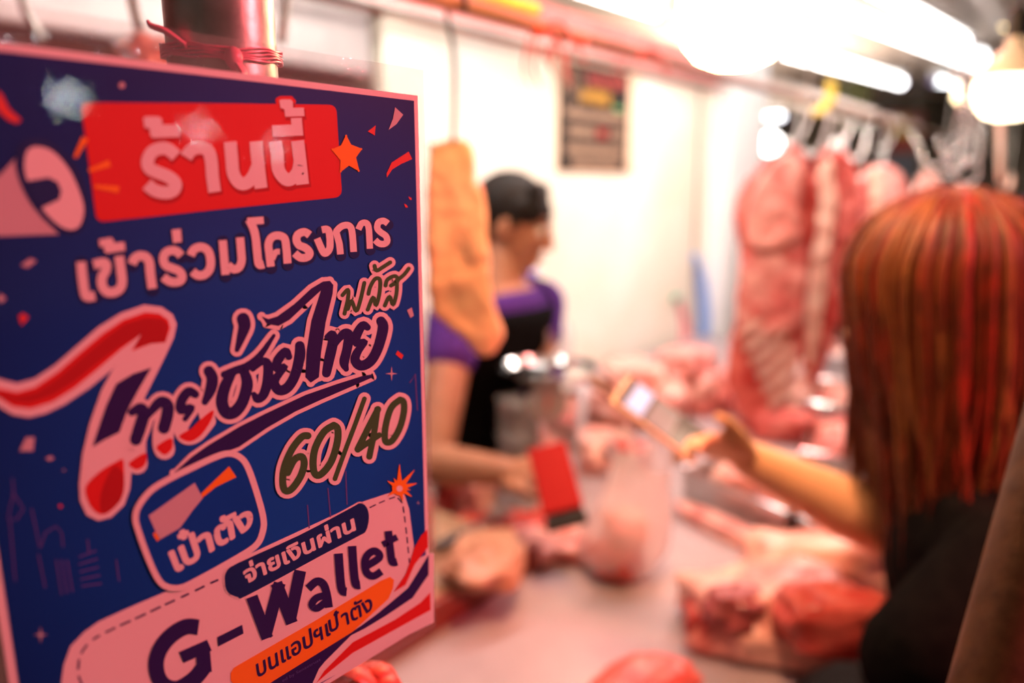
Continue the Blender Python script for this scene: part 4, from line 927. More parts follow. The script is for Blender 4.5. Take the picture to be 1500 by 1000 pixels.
nline('lettering', 0.12, 0.95, 0.78, 0.09, NC, 4); nline('lettering', 0.2, 0.9, 0.915, 0.085, NC, 5); nline('headline', 0.30, 0.72, 0.285, 0.13, NY, 7); nline('red_line', 0.38, 0.95, 0.13, 0.09, NR, 8); nline('green_mark', 0.78, 0.92, 0.36, 0.05, NG, 9)
for cx_, cy_, r_ in ((0.12, 0.14, 0.05), (0.24, 0.18, 0.055), (0.16, 0.32, 0.06)):
    MB().tube([(wl + Wd * cx_ + r_ * .8 * cos(k * pi / 10), WY - 0.0112, wt - H_ * cy_ + r_ * .8 * sin(k * pi / 10)) for k in range(20)], 0.004, 6, closed=True).build('drawn_ring', NC, nb)

cab = MB().tube([Vector((wq(1022, 140).x, WY - .012, 2.04)), Vector((wq(1020, 260).x, WY - .012, 1.62)), Vector((wq(1013, 400).x, WY - .012, 1.2)), Vector((wq(1010, 500).x, WY - .02, 0.8))], 0.006, 8, sub=4).build('wall_cable', M_galv, None); tag(cab, 'grey cable running down the white wall before the column', 'cable')
bs = MB().tube([wq(1012, 372) - Vector((0, .02, 0)), wq(1020, 410) - Vector((0, .02, 0)), wq(1024, 470) - Vector((0, .02, 0)), wq(1020, 530) - Vector((0, .02, 0))], [0.02, 0.035, 0.04, 0.03], 12, sub=5, flat=0.3).build('blue_hose', M_blue, None, smooth='all'); tag(bs, 'pale blue plastic strip hanging on the wall beside the cable', 'strip')
ps = MB().tube([wq(990, 440) - Vector((0, .02, 0)), wq(998, 480) - Vector((0, .02, 0)), wq(992, 545) - Vector((0, .02, 0))], [0.015, 0.03, 0.03], 12, sub=5, flat=0.3).build('pink_cloth', mat('pink_cloth', (0.85, 0.35, 0.38), 0.7), None, smooth='all'); tag(ps, 'pink cloth strip hanging left of the blue strip', 'cloth')
gc_ = MB().box(wq(985, 436) - Vector((0, .02, 0)), (0.05, 0.02, 0.03)).build('green_clip', M_green, None, smooth=False, bevel=.006); tag(gc_, 'green clip holding the pink cloth on the wall', 'clip')
def wallbag(label, us, vs, m, d):
    t = thing('hanging_bag', label, 'bag', P((us[0] + us[1]) / 2, vs[1], d)); u0, u1 = us; v0, v1 = vs
    rings = []
    for i in range(13):
        t_ = i / 12; w = (u1 - u0) / 2 * (0.35 + 0.65 * sin(pi * min(1, 0.15 + t_ * .8)) ** .7); cu = (u0 + u1) / 2
        rings.append([P(cu + w * cos(a) * (1 + .1 * sin(5 * a)), v0 + (v1 - v0) * t_, d + w / F * d * .6 * sin(a)) for a in [2 * pi * k / 32 for k in range(32)]])
    MB().loft(rings).build('bag_film', m, t, smooth='all')
    q = P((u0 + u1) / 2, v0 - 12, d); MB().tube([P((u0 + u1) / 2, v0 + 4, d), q, Vector((q.x, WY + .005, q.z + .01))], 0.004, 6).build('string', m, t); return t
wallbag('bunch of lilac plastic bags hanging on the wall behind the vendor', (752, 792), (396, 492), M_pbag, 2.12)
wallbag('white plastic bag hanging on the wall right of the lilac bags', (792, 838), (470, 534), M_wbag, 2.25)

# ------------------------------------------------------------------ lamps
def bulb(label, c, r, L, m, wire=True, axis=None):
    M = axis or Matrix.Identity(3)
    t = thing('lamp_bulb', label, 'lamp', c)
    MB().lathe([(0.001, -r * 0.62), (r * .35, -r * .60), (r * .66, -r * .48), (r * .88, -r * .22), (r, 0.1 * r), (r, L), (r * .93, L + r * .12)], c, 40, M).build('globe', m, t)
    MB().lathe([(r * .93, L + r * .12), (r * .8, L + r * .5), (r * .45, L + r * .9), (r * .3, L + r * 1.0), (r * .3, L + r * 1.5)], c, 32, M).build('collar', M_wplast, t)
    MB().lathe([(r * .32, L + r * 1.3), (r * .34, L + r * 2.0), (r * .12, L + r * 2.2)], c, 24, M).build('socket', M_blackp, t)
    if wire: top = Vector(c) + M @ Vector((0, 0, L + r * 2.2)); MB().tube([top, top.lerp(Vector((top.x, top.y, 2.48)), .5), Vector((top.x, top.y, 2.48))], 0.004, 8).build('cord', M_blackp, t)
    return t
bc = P(1077, 46, 0.92); bulb('large glowing bulb hanging at the top centre over the counter', bc, 0.070, 0.065, M_bulb)
b2 = P(1478, 146, 1.15); bulb('glowing bulb at the right edge above the auburn hair', b2, 0.050, 0.026, emit_mat('small_bulb_glow', (1.0, 0.80, 0.52), 7))
def tube_lamp(label, p0, p1, r=0.016, m=M_tube, group='fluorescent tubes', batten=True):
    p0, p1 = Vector(p0), Vector(p1); t = thing('fluorescent_tube', label, 'lamp', (p0 + p1) / 2, group); ax = (p1 - p0).normalized()
    MB().tube([p0 + ax * .03, p1 - ax * .03], r, 16).build('tube', m, t)
    for a, b in ((p0, p0 + ax * .035), (p1, p1 - ax * .035)): MB().tube([a, b], r * 1.15, 16).build('end_cap', M_cap, t)
    if batten:
        Mr = ax.to_track_quat('X', 'Z').to_matrix(); MB().box((p0 + p1) / 2 + ZV * (r + .03), ((p1 - p0).length, .045, .035), Mr).build('batten', M_wplast, t, smooth=False, bevel=.004)
        for q in (p0.lerp(p1, .2), p0.lerp(p1, .8)): MB().tube([q + ZV * (r + .045), Vector((q.x, q.y, 2.48))], 0.003, 6).build('hanger', M_steel, t)
    return t
e = onY(968, 20, 1.2); tube_lamp('fluorescent tube ending above the wall notice', e - Vector((1.25, 0, 0.02)), e, 0.02)
def ztube(u0, v0, u1, v1, z, label, ext=0.3, r=0.016, m=M_tube):
    a, b = onZ(u0, v0, z), onZ(u1, v1, z); tube_lamp(label, a + (a - b) * ext, b, r, m)
ztube(1200, 12, 1412, 92, 2.3, 'long fluorescent tube right of the big bulb', 0.15)
ztube(1305, 2, 1418, 62, 2.36, 'uppermost fluorescent tube at the top right', 0.5)
ztube(1160, 78, 1322, 122, 2.3, 'lower fluorescent tube nearest the rib slabs', 0.1, 0.03)
tube_lamp('short far tube beside the white column over the dark aisle', P(1086, 174, 5.0), P(1146, 170, 5.6), 0.025, M_far)
tube_lamp('small far tube just left of the spare hooks', P(1366, 118, 5.0), P(1408, 122, 5.4), 0.025, M_far)
tube_lamp('yellow far tube at the upper right corner', P(1462, 30, 4.2), P(1530, 62, 4.6), 0.025, M_warm)
def farlamp(label, u, v, d, r, m): 
    t = thing('far_lamp', label, 'lamp', P(u, v, d), 'far lamps'); c = P(u, v, d)
    MB().ell(c, r, 20, 12).build('globe', m, t); MB().tube([c + ZV * r * .9, Vector((c.x, c.y, 2.48))], .006, 6).build('cord', M_blackp, t)
farlamp('round far lamp showing above the rib slab', 1128, 210, 5.2, 0.075, M_far)
farlamp('round far lamp beside the end of the long tubes', 1430, 86, 4.5, 0.06, M_far)
farlamp('round warm lamp glowing above the spare hooks', 1412, 136, 4.4, 0.06, M_warm)
farlamp('dim round far lamp between the rib slab and the loin', 1228, 212, 5.4, 0.05, mat('dim_lamp', (0.7, 0.72, 0.75), 0.4, emis=(0.8, 0.85, 0.9), es=0.6))

# far stall goods in the dark aisle
for i, (u0, u1, v0, v1, d, col, lab) in enumerate((
    (1292, 1350, 165, 222, 5.6, (0.10, 0.01, 0.006), 'dark red banner far behind the empty hooks'),
    (1306, 1330, 172, 200, 5.5, (0.16, 0.11, 0.012), 'small yellow panel on the dark red banner'),
    (1222, 1272, 120, 190, 5.9, (0.06, 0.065, 0.02), 'olive green panel far behind the hooks'),
    (1455, 1505, 292, 325, 4.6, (0.45, 0.10, 0.40), 'magenta cloth far off at the right edge'),
    (1462, 1510, 326, 352, 4.65, (0.16, 0.24, 0.14), 'grey green crate below the magenta cloth'),
    (1285, 1340, 228, 262, 4.9, (0.06, 0.065, 0.085), 'pale grey blue sheet behind the striped belly'),
    (1083, 1100, 398, 450, 4.3, (0.09, 0.06, 0.40), 'dark blue panel just right of the white column'))):
    a, b = P(u0, v0, d), P(u1, v1, d); c = (a + b) / 2; w = (u1 - u0) / F * d; h = (v1 - v0) / F * d
    o = thing(('market_banner', 'market_banner', 'tarpaulin', 'hanging_cloth', 'hanging_crate', 'plastic_sheet', 'tarpaulin')[i], lab, ('banner', 'banner', 'tarpaulin', 'cloth', 'crate', 'sheet', 'tarpaulin')[i], c)
    MB().box(c, (w, 0.03, h), Matrix.Rotation(math.atan2(RT.y, RT.x), 3, 'Z')).build('face', mat('goods_%d' % i, col, 0.7), o, smooth=False, bevel=.004)
    for q in (-.4, .4): t0 = c + RT * w * q + ZV * h * .49; MB().tube([t0, Vector((t0.x, t0.y, 2.48))], 0.004, 6).build('cord', M_blackp, o)

# leaning rusty pole at the right edge
lp0, lp1 = P(1562, 640, 0.52), P(1468, 1010, 0.46)
dirp = (lp1 - lp0).normalized(); low = lp1 + dirp * ((lp1.z - 0.0) / -dirp.z); up_ = lp0 - dirp * 0.5
lpo = thing('leaning_pole', 'leaning rusty brown pole at the lower right edge', 'pole', low)
MB().tube([low, up_], 0.0285, 32).build('shaft', M_rust, lpo); MB().tube([low, low - dirp * .05], 0.033, 24).build('foot', M_blackp, lpo)

# ------------------------------------------------------------------ people
def basis(f, up=ZV):
    f = Vector(f).normalized(); l = Vector(up).cross(f).normalized(); u = f.cross(l)
    return f, l, u, Matrix((f, l, u)).transposed()
def head_mesh(mb, c, f, s=1.0):
    f, l, u, M = basis(f); c = Vector(c)
    def p(a, b, d): return c + (f * a + l * b + u * d) * s
    mb.ell(p(-0.008, 0, 0.018), Vector((0.094, 0.074, 0.090)) * s, 20, 14, M)
    mb.ell(p(0.030, 0, -0.035), Vector((0.058, 0.060, 0.072)) * s, 18, 12, M)
    mb.ell(p(0.052, 0, -0.080), Vector((0.034, 0.038, 0.030)) * s, 16, 10, M)
    mb.ell(p(0.068, 0, 0.028), Vector((0.018, 0.052, 0.013)) * s, 14, 8, M)
    for b in (-1, 1):
        mb.ell(p(0.055, b * 0.036, -0.020), Vector((0.028, 0.022, 0.022)) * s, 12, 8, M)
        mb.ell(p(-0.004, b * 0.074, -0.012), Vector((0.016, 0.009, 0.030)) * s, 12, 8, M)
        mb.ell(p(0.094, b * 0.012, -0.036), Vector((0.009, 0.008, 0.007)) * s, 10, 6, M)
    mb.cap(p(0.084, 0, 0.018), 0.009 * s, p(0.104, 0, -0.032), 0.012 * s, 10)
    mb.ell(p(0.083, 0, -0.060), Vector((0.012, 0.024, 0.007)) * s, 12, 6, M); mb.ell(p(0.080, 0, -0.072), Vector((0.012, 0.021, 0.007)) * s, 12, 6, M)
    return p
def face_parts(p, par, s=1.0, lip=M_lip):
    for b in (-1, 1):
        e = MB().ell(p(0.074, b * 0.032, 0.000), 0.0125 * s, 14, 10).build('eye', M_eye, par, smooth='all')
        MB().ell(p(0.083, b * 0.033, -0.001), 0.0062 * s, 12, 8).build('iris', M_iris, e, smooth='all')
        MB().tube([p(0.084, b * 0.016, 0.024), p(0.087, b * 0.032, 0.029), p(0.078, b * 0.050, 0.024)], [0.003 * s, 0.004 * s, 0.002 * s], 8, sub=4).build('eyebrow', M_hairm, par, smooth='all')
    MB().tube([p(0.084, -0.020, -0.066), p(0.097, 0, -0.0645), p(0.084, 0.020, -0.066)], [0.002 * s, 0.0045 * s, 0.002 * s], 8, sub=4).build('mouth', lip, par, smooth='all')
def hand_mesh(mb, wrist, d, pn, curl=0.5, side=1, s=1.0, spread=0.10, thumb=None):
    """palm, four bent fingers of unequal length and a thumb from the side of the palm; pn is the palm's facing"""
    d = Vector(d).normalized(); pn = Vector(pn); pn = (pn - d * pn.dot(d)).normalized(); a = d.cross(pn) * side
    M = Matrix((d, a, pn)).transposed(); w = Vector(wrist)
    mb.ell(w + d * 0.05 * s, Vector((0.052, 0.041, 0.015)) * s, 16, 10, M); mb.ell(w + d * 0.072 * s, Vector((0.026, 0.042, 0.013)) * s, 14, 8, M)
    mb.cap(w - d * .01 * s, 0.025 * s, w + d * 0.03 * s, 0.020 * s, 10)
    for i, (off, L) in enumerate(((0.030, 0.066), (0.011, 0.076), (-0.009, 0.071), (-0.028, 0.056))):
        b = w + (d * (0.092 - 0.004 * abs(i - 1)) + a * off) * s; ang = curl * (0.55 + 0.1 * i); dd = (d + a * (1.4 - i) * spread).normalized(); pts = [b]
        for k, fr in enumerate((0.45, 0.32, 0.23)):
            v = dd * cos(ang) + pn * sin(ang); pts.append(pts[-1] + v * L * fr * s); ang += curl * 0.75
        mb.chain(pts, [0.0092 * s, 0.0085 * s, 0.0078 * s, 0.0066 * s], 10)
    t0 = w + (d * 0.026 + a * 0.026) * s; tdir = Vector(thumb).normalized() if thumb else (d * 0.6 + a * 0.62 + pn * 0.5).normalized()
    t1 = t0 + tdir * 0.042 * s; t2 = t1 + (tdir * .8 + d * .35).normalized() * 0.032 * s; t3 = t2 + (tdir * .5 + d * .5 + pn * .2).normalized() * 0.024 * s
    mb.chain([t0, t1, t2, t3], [0.014 * s, 0.0115 * s, 0.010 * s, 0.008 * s], 10)
    return a
def torso(mb, rings, X, Y, n=28):
    mb.loft([[Vector(c) + X * (rx * cos(2 * pi * k / n)) + Y * (ry * sin(2 * pi * k / n)) for k in range(n)] for c, rx, ry in rings]); return mb

# ---- vendor behind the counter
MX, MY = 1.40, 1.25
man = thing('person', 'person in purple shirt and black apron behind the counter holding a red phone', 'person', (MX, MY, 0))
X_, Y_ = Vector((1, 0, 0)), Vector((0, 1, 0))
mb = MB()
TR = [((MX, MY + .04, 0.82), .150, .105), ((MX, MY + .03, 0.94), .148, .105), ((MX, MY + .01, 1.05), .140, .102), ((MX, MY - .02, 1.17), .155, .108), ((MX, MY - .04, 1.26), .172, .098), ((MX + .005, MY - .05, 1.315), .14, .075), ((MX + .01, MY - .055, 1.345), .065, .058)]
torso(mb, TR, X_, Y_)
hc = P(752, 326, 1.86); hf = (RT * 0.93 - FH * 0.20 - ZV * 0.26).normalized()
hp = head_mesh(mb, hc, hf, 1.02)
mb.chain([(MX + .01, MY - .05, 1.31), tuple(hc - ZV * 0.085 - Vector(hf) * 0.028)], [0.058, 0.053], 14)
sR, sL = Vector((MX - .165, MY - .05, 1.275)), Vector((MX + .165, MY - .05, 1.275))
elR = P(634, 680, 1.60); wrR = P(742, 690, 1.46)
elL = P(788, 542, 1.88); wrL = P(842, 549, 2.0)
mb.chain([sR, sR.lerp(elR, .5), elR], [0.056, 0.049, 0.041], 14); mb.chain([elR, elR.lerp(wrR, .35), wrR], [0.041, 0.042, 0.028], 14)
mb.chain([sL, sL.lerp(elL, .5), elL], [0.056, 0.048, 0.040], 14); mb.chain([elL, elL.lerp(wrL, .35), wrL], [0.040, 0.040, 0.027], 14)
ph0, ph1 = P(800, 652, 1.335), P(832, 772, 1.27)        # ends of the red phone
pax = (ph1 - ph0).normalized(); pnm = (CAM - (ph0 + ph1) / 2).normalized(); pnm = (pnm - pax * pnm.dot(pax)).normalized(); pside = pax.cross(pnm)
pctr = (ph0 + ph1) / 2
hd = (ph0.lerp(ph1, 0.45) - pnm * 0.022 - wrR).normalized()
hand_mesh(mb, wrR, hd, pnm, 0.25, 1, 1.0, 0.08, thumb=tuple(hd * .75 + pnm * .75 + pax * .2))
hand_mesh(mb, wrL, (P(895, 556, 2.1) - wrL), -ZV, 0.5, -1, 0.98)
for sx in (-1, 1):
    mb.chain([(MX + sx * .08, MY + .04, .86), (MX + sx * .09, MY + .02, .48), (MX + sx * .09, MY + .05, .08)], [0.085, 0.058, 0.040], 14)
    mb.chain([(MX + sx * .09, MY + .06, .045), (MX + sx * .10, MY - .09, .03)], [0.04, 0.03], 12)
mb.build('body', M_skinm, man, smooth='all', voxel=0.005, sm=3)
face_parts(hp, man, 1.02)
# hair: cropped cap that follows the skull, fringe over the forehead
f_, l_, u_, Mh = basis(hf); hb = MB()
hb.ell(hp(-0.018, 0, 0.036), Vector((0.099, 0.083, 0.090)), 22, 14, Mh); hb.ell(hp(-0.055, 0, -0.004), Vector((0.060, 0.072, 0.070)), 18, 12, Mh)
for k in range(11):
    b = (k - 5) * 0.0125; hb.cap(hp(0.04, b, 0.095), 0.018, hp(0.083 - abs(b) * .3, b * 1.05, 0.040 + .006 * (k % 2)), 0.009, 8)
for b in (-1, 1): hb.cap(hp(0.02, b * .072, 0.05), 0.018, hp(0.014, b * .074, 0.000), 0.009, 8); hb.ell(hp(0.035, b * 0.058, 0.045), Vector((0.045, 0.022, 0.035)), 12, 8, Mh)
hb.build('hair', M_hairm, man, smooth='all', voxel=0.005, sm=2)
# shirt with short sleeves
sh = MB(); torso(sh, [(c, rx + .012, ry + .012) for c, rx, ry in TR[1:6]] + [((MX + .01, MY - .055, 1.335), .078, .066)], X_, Y_)
sh.chain([sR, sR.lerp(elR, .26)], [0.068, 0.064], 16); sh.chain([sL, sL.lerp(elL, .45)], [0.068, 0.062], 16)
sh = sh.build('shirt', M_purple, man, smooth='all', voxel=0.007, sm=3)
# apron: bib and skirt wrapped round the front
def apron_pt(x, z, off):
    i = 0
    zs = [r[0][2] for r in TR]
    z2 = max(z, 0.83); k = max(j for j in range(len(zs) - 1) if zs[j] <= z2); t = (z2 - zs[k]) / (zs[k + 1] - zs[k])
    (c0, rx0, ry0), (c1, rx1, ry1) = TR[k], TR[k + 1]
    cy = c0[1] * (1 - t) + c1[1] * t; rx = (rx0 * (1 - t) + rx1 * t) + off; ry = (ry0 * (1 - t) + ry1 * t) + off; cx = c0[0] * (1 - t) + c1[0] * t
    a = max(-1.35, min(1.35, x)); return Vector((cx + rx * sin(a), cy - ry * cos(a), z))
ap = MB(); NX, NZ = 20, 26
def apw(z): return 1.12 if z > 1.20 else (1.12 + (1.20 - z) * 1.5 if z > 1.08 else 1.30)
for off in (0.017, 0.023):
    for j in range(NZ + 1):
        z = 0.45 + (1.290 - 0.45) * j / NZ
        for i in range(NX + 1): ap.v.append(apron_pt((i / NX * 2 - 1) * apw(z), z, off + 0.003 * sin(i * 1.1) * (z < .95)))
n1 = (NX + 1) * (NZ + 1)
for j in range(NZ):
    for i in range(NX):
        a = j * (NX + 1) + i; ap.f += [(a, a + 1, a + NX + 2, a + NX + 1), (n1 + a, n1 + a + NX + 1, n1 + a + NX + 2, n1 + a + 1)]
bd_ = [j * (NX + 1) for j in range(NZ + 1)], [j * (NX + 1) + NX for j in range(NZ + 1)], list(range(NX + 1)), [NZ * (NX + 1) + i for i in range(NX + 1)]
for L_ in bd_:
    for a, b in zip(L_[:-1], L_[1:]): ap.f.append((a, b, n1 + b, n1 + a))
apo = ap.build('apron', M_black, man, smooth='all')
for b in (-1, 1):
    MB().tube([apron_pt(b * .9, 1.285, 0.020), (MX + b * .10, MY - .10, 1.345), (MX + b * .07, MY - .02, 1.375)], 0.011, 8, sub=5, flat=0.4).build('neck_strap', M_black, apo)
    MB().tube([apron_pt(b * 1.28, 1.02, 0.02), (MX + b * .12, MY + .08, 1.02), (MX + b * .02, MY + .135, 1.02)], 0.009, 8, sub=4, flat=0.4).build('waist_tie', M_black, apo)
bq = P(737, 490, 1.0); br_ = (bq - CAM); bt = apron_pt(0.42, 1.20, 0.027)
MB().box(bt, (0.05, 0.004, 0.06), Matrix.Rotation(0.42, 3, 'Z')).build('name_badge', mat('badge_card', (0.22, 0.13, 0.11), 0.6), apo, smooth=False, bevel=.002)
pt_ = MB()
torso(pt_, [((MX, MY + .04, 0.80), .158, .113), ((MX, MY + .035, 0.95), .160, .116)], X_, Y_)
for sx in (-1, 1): pt_.chain([(MX + sx * .08, MY + .04, .84), (MX + sx * .09, MY + .02, .48), (MX + sx * .09, MY + .05, .12)], [0.095, 0.070, 0.055], 14)
pt_.build('trousers', M_denim, man, smooth='all', voxel=0.009, sm=2)
for sx in (-1, 1): MB().chain([(MX + sx * .09, MY + .07, .045), (MX + sx * .105, MY - .11, .038)], [0.047, 0.040], 12).build('shoe', M_blackp, man, smooth='all', voxel=0.007, sm=2)
wb_ = elL.lerp(wrL, 0.25); wax = (wrL - elL).normalized(); Mw = wax.to_track_quat('Z', 'Y').to_matrix()
MB().lathe([(0.040, -0.012), (0.045, -0.008), (0.045, 0.008), (0.040, 0.012)], wb_, 24, Mw).build('bracelet', mat('gold_bangle', (0.95, 0.75, 0.45), 0.2, 0.9), man)
# red phone in the vendor's hand
rp = thing('red_phone', 'phone in a red case with a black lower edge held by the vendor', 'phone', pctr)
Mp = Matrix((pside, pax, pnm)).transposed(); pl_ = (ph1 - ph0).length
MB().box(pctr - pax * 0.014, (0.072, pl_ - 0.028, 0.010), Mp).build('case', M_redcase, rp, smooth=False, bevel=0.004)
MB().box(pctr + pax * (pl_ / 2 - 0.010), (0.072, 0.024, 0.010), Mp).build('lower_edge', M_blackp, rp, smooth=False, bevel=0.004)
MB().box(pctr - pnm * 0.0065, (0.066, pl_ - 0.008, 0.003), Mp).build('screen', M_screen, rp, smooth=False)

# ---- customer with auburn hair
wom = thing('person', 'person with long auburn hair and black t-shirt holding a gold phone out', 'person', (1.03, 0.12, 0))
WX, WYY = 1.075, 0.085
wf = Vector((-0.30, 0.95, 0)).normalized(); wr_ = wf.cross(ZV).normalized()      # facing, and her right
wb2 = MB(); O = Vector((WX, WYY, 0))
WT = [(O + ZV * .80, .150, .100), (O + ZV * .90, .150, .100), (O + ZV * 1.0 + wf * .005, .125, .088), (O + ZV * 1.08 + wf * .012, .135, .100), (O + ZV * 1.16 + wf * .016, .150, .095), (O + ZV * 1.215 + wf * .022, .12, .07), (O + ZV * 1.245 + wf * .03, .056, .054)]
torso(wb2, [(tuple(c), a, b) for c, a, b in WT], wr_, wf)
whc = P(1362, 428, 0.97); whf = (wf * 0.9 - RT * 0.35 - ZV * 0.38).normalized()
wp = head_mesh(wb2, whc, whf, 0.98)
wb2.chain([O + ZV * 1.22 + wf * .03, whc - ZV * 0.075 - whf * 0.03], [0.052, 0.047], 14)
wsR, wsL = O + wr_ * .15 + ZV * 1.17 + wf * .015, O - wr_ * .15 + ZV * 1.17 + wf * .015
weR = P(1296, 772, 1.12); wwR = P(1094, 670, 1.12)
weL = P(1350, 985, 0.78); wwL = weL + Vector((0.01, 0.03, -0.23))
wb2.chain([wsR, wsR.lerp(weR, .5), weR], [0.050, 0.044, 0.040], 14); wb2.chain([weR, weR.lerp(wwR, .3), weR.lerp(wwR, .7), wwR], [0.045, 0.047, 0.037, 0.028], 14)
wb2.chain([wsL, wsL.lerp(weL, .5), weL], [0.050, 0.044, 0.036], 14); wb2.chain([weL, weL.lerp(wwL, .4), wwL], [0.036, 0.035, 0.025], 14)
g0, g1 = P(893, 588, 1.05), P(1016, 680, 1.03)           # near long edge of the gold phone
gax = (g1 - g0).normalized(); gw_ = (P(958, 560, 1.12) - P(893, 588, 1.05)); gw_ = (gw_ - gax * gw_.dot(gax)).normalized() * 0.074
gn = gax.cross(gw_.normalized());
if gn.dot(CAM - g0) < 0: gn = -gn
gl_ = (g1 - g0).length; gc2 = (g0 + g1) / 2 + gw_ / 2
hdir = (g1 + gw_ * 0.6 - gax * 0.03 - wwR).normalized()
hand_mesh(wb2, wwR, hdir, -gn * .2 + gw_.normalized() * -0.9, 0.55, 1, 0.95, 0.06, thumb=tuple(hdir * .7 + gn * .55 - gax * .3))
hand_mesh(wb2, wwL, wwL - weL, wf, 0.6, 1, 0.92)
for sx in (-1, 1):
    wb2.chain([O + wr_ * sx * .075 + ZV * .84, O + wr_ * sx * .085 + ZV * .47 + wf * .01, O + wr_ * sx * .085 + ZV * .08 - wf * .02], [0.090, 0.055, 0.037], 14)
    wb2.chain([O + wr_ * sx * .085 + ZV * .04 - wf * .03, O + wr_ * sx * .095 + ZV * .026 + wf * .11], [0.036, 0.026], 12)
wb2.build('body', M_skinw, wom, smooth='all', voxel=0.005, sm=3)
face_parts(wp, wom, 0.98)
ts = MB(); torso(ts, [(tuple(c), a + .014, b + .014) for c, a, b in WT[:6]] + [(tuple(O + ZV * 1.238 + wf * .03), .070, .064)], wr_, wf)
ts.chain([wsR, wsR.lerp(weR, .60)], [0.066, 0.066], 16); ts.chain([wsL, wsL.lerp(weL, .92)], [0.068, 0.070], 16)
ts.build('t_shirt', M_black, wom, smooth='all', voxel=0.007, sm=3)
wt_ = MB(); torso(wt_, [(tuple(O + ZV * .78), .160, .108), (tuple(O + ZV * .90), .158, .108)], wr_, wf)
for sx in (-1, 1): wt_.chain([O + wr_ * sx * .075 + ZV * .82, O + wr_ * sx * .085 + ZV * .47 + wf * .01, O + wr_ * sx * .085 + ZV * .10 - wf * .02], [0.098, 0.066, 0.050], 14)
wt_.build('trousers', M_denim, wom, smooth='all', voxel=0.009, sm=2)
for sx in (-1, 1): MB().chain([O + wr_ * sx * .085 + ZV * .042 - wf * .04, O + wr_ * sx * .097 + ZV * .034 + wf * .12], [0.042, 0.034], 12).build('shoe', M_wplast, wom, smooth='all', voxel=0.007, sm=2)
# hair: skull cap plus locks falling from the parting
f2_, l2_, u2_, Mh2 = basis(whf); hcap = MB()
hcap.ell(wp(-0.022, 0, 0.030), Vector((0.104, 0.092, 0.094)), 24, 16, Mh2); hcap.ell(wp(-0.050, 0, -0.040), Vector((0.070, 0.082, 0.085)), 20, 12, Mh2)
hfw = Vector((whf.x, whf.y, 0)).normalized(); hlf = ZV.cross(hfw)
mass = [(0.112, .030), (0.100, .066), (0.070, .090), (0.025, .101), (-0.04, .104), (-0.12, .104), (-0.20, .100), (-0.27, .085), (-0.30, .05)]
hcap.loft([[whc + hfw * (-.034 + r * cos(2 * pi * k / 28) * (.72 if cos(2 * pi * k / 28) > 0 else .92)) + hlf * (r * 1.02 * sin(2 * pi * k / 28)) + ZV * z for k in range(28)] for z, r in mass])
cap_o = hcap.build('hair', M_hairw, wom, smooth='all', voxel=0.006, sm=2)
hr = random.Random(11); locks = [MB(), MB(), MB()]
hl_, fl_ = u2_.cross(ZV), 0
hfw = Vector((whf.x, whf.y, 0)).normalized(); hlf = ZV.cross(hfw)
NL = 760
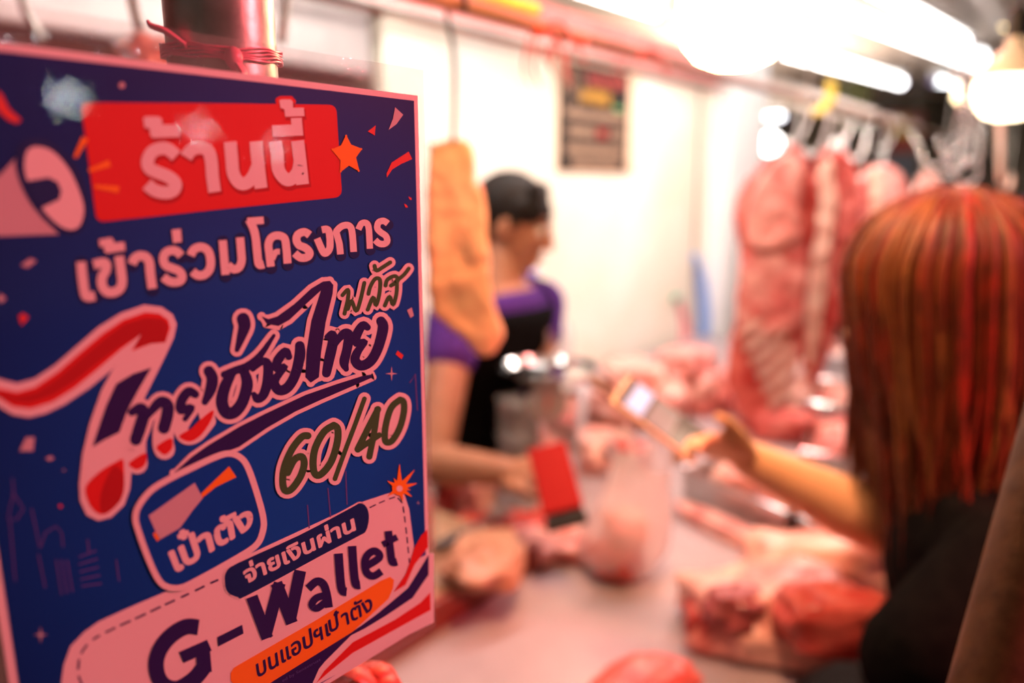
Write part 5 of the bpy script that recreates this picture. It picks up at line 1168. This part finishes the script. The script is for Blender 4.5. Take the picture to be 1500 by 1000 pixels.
for i in range(NL):
    a = hr.uniform(-pi, pi)                                    # 0 is straight ahead over the face
    if abs(a) < 0.14: a = math.copysign(0.14 + hr.random() * 0.4, a)
    side = hfw * cos(a) + hlf * sin(a)
    back = (1 - cos(a)) / 2
    sk = 1.0 + hr.uniform(0.04, 0.26)
    def onskull(th, k=1.0): return whc + hfw * (cos(a) * 0.104 * sin(th) * sk * k - .018) + hlf * (sin(a) * 0.100 * sin(th) * sk * k) + ZV * (0.018 + 0.108 * cos(th) * (1 + (sk - 1) * .45))
    root = onskull(hr.uniform(0.05, 0.5)); p1_ = onskull(0.75); p1b = onskull(1.15); p2_ = onskull(1.6)
    lean = max(0.0, -side.dot(RT)) ** 1.5 * 0.085
    p3_ = whc + hfw * (cos(a) * 0.104 - .02) * sk + hlf * (sin(a) * 0.108) * sk + RT * lean * 0.25 + ZV * (-0.12 + hr.uniform(-.02, .02))
    end = RT * lean + whc + hfw * (cos(a) * 0.100 - .015 + hr.uniform(-.025, .025)) * sk + hlf * (sin(a) * 0.125 + hr.uniform(-.02, .02)) * sk + ZV * (-0.265 - hr.uniform(0, .13))
    w = hr.uniform(0.0018, 0.0044)
    locks[i % 3].tube([root, p1_, p1b, p2_, p3_, end], [w * .5, w, w * 1.1, w * 1.1, w, w * .12], 6, sub=4, flat=0.5)
M_h2 = mat('copper_hair', (0.20, 0.018, 0.005), 0.48, var=(0.085, 0.014, 0.004), scale=30, spec=0.3); M_h3 = mat('light_brown_hair', (0.20, 0.070, 0.016), 0.5, var=(0.11, 0.032, 0.009), scale=30, spec=0.3)
for k, m in enumerate((M_hairw, M_h2, M_h3)): locks[k].build('hair_locks', m, cap_o, smooth='all')
# gold phone in her hand
gp = thing('gold_phone', 'phone with a gold frame and lit dark screen in the outstretched hand', 'phone', gc2)
Mg = Matrix((gax, gw_.normalized(), gax.cross(gw_.normalized()))).transposed(); sgn = 1 if gn.dot(gax.cross(gw_.normalized())) > 0 else -1
MB().box(gc2, (gl_, 0.074, 0.009), Mg).build('frame', M_gold, gp, smooth=False, bevel=0.004)
scn = MB().box(gc2 + gn * 0.0048, (gl_ - 0.008, 0.066, 0.0012), Mg).build('screen', M_screen, gp, smooth=False)
MB().box(gc2 + gn * 0.0058 - gax * (gl_ * 0.27), (gl_ * 0.20, 0.060, 0.0008), Mg).build('bright_panel', M_screenlit, scn, smooth=False)
MB().box(gc2 + gn * 0.0058 + gax * (gl_ * 0.02), (gl_ * 0.28, 0.060, 0.0008), Mg).build('grey_panel', mat('screen_grey', (0.18, 0.18, 0.2), 0.2, emis=(0.5, 0.5, 0.55), es=0.12), scn, smooth=False)
MB().box(gc2 + gn * 0.0058 + gax * (gl_ * 0.40) - gw_ * .1, (gl_ * 0.10, 0.030, 0.0008), Mg).build('grey_panel', mat('screen_tile', (0.3, 0.3, 0.3), 0.2, emis=(0.6, 0.65, 0.6), es=0.4), scn, smooth=False)
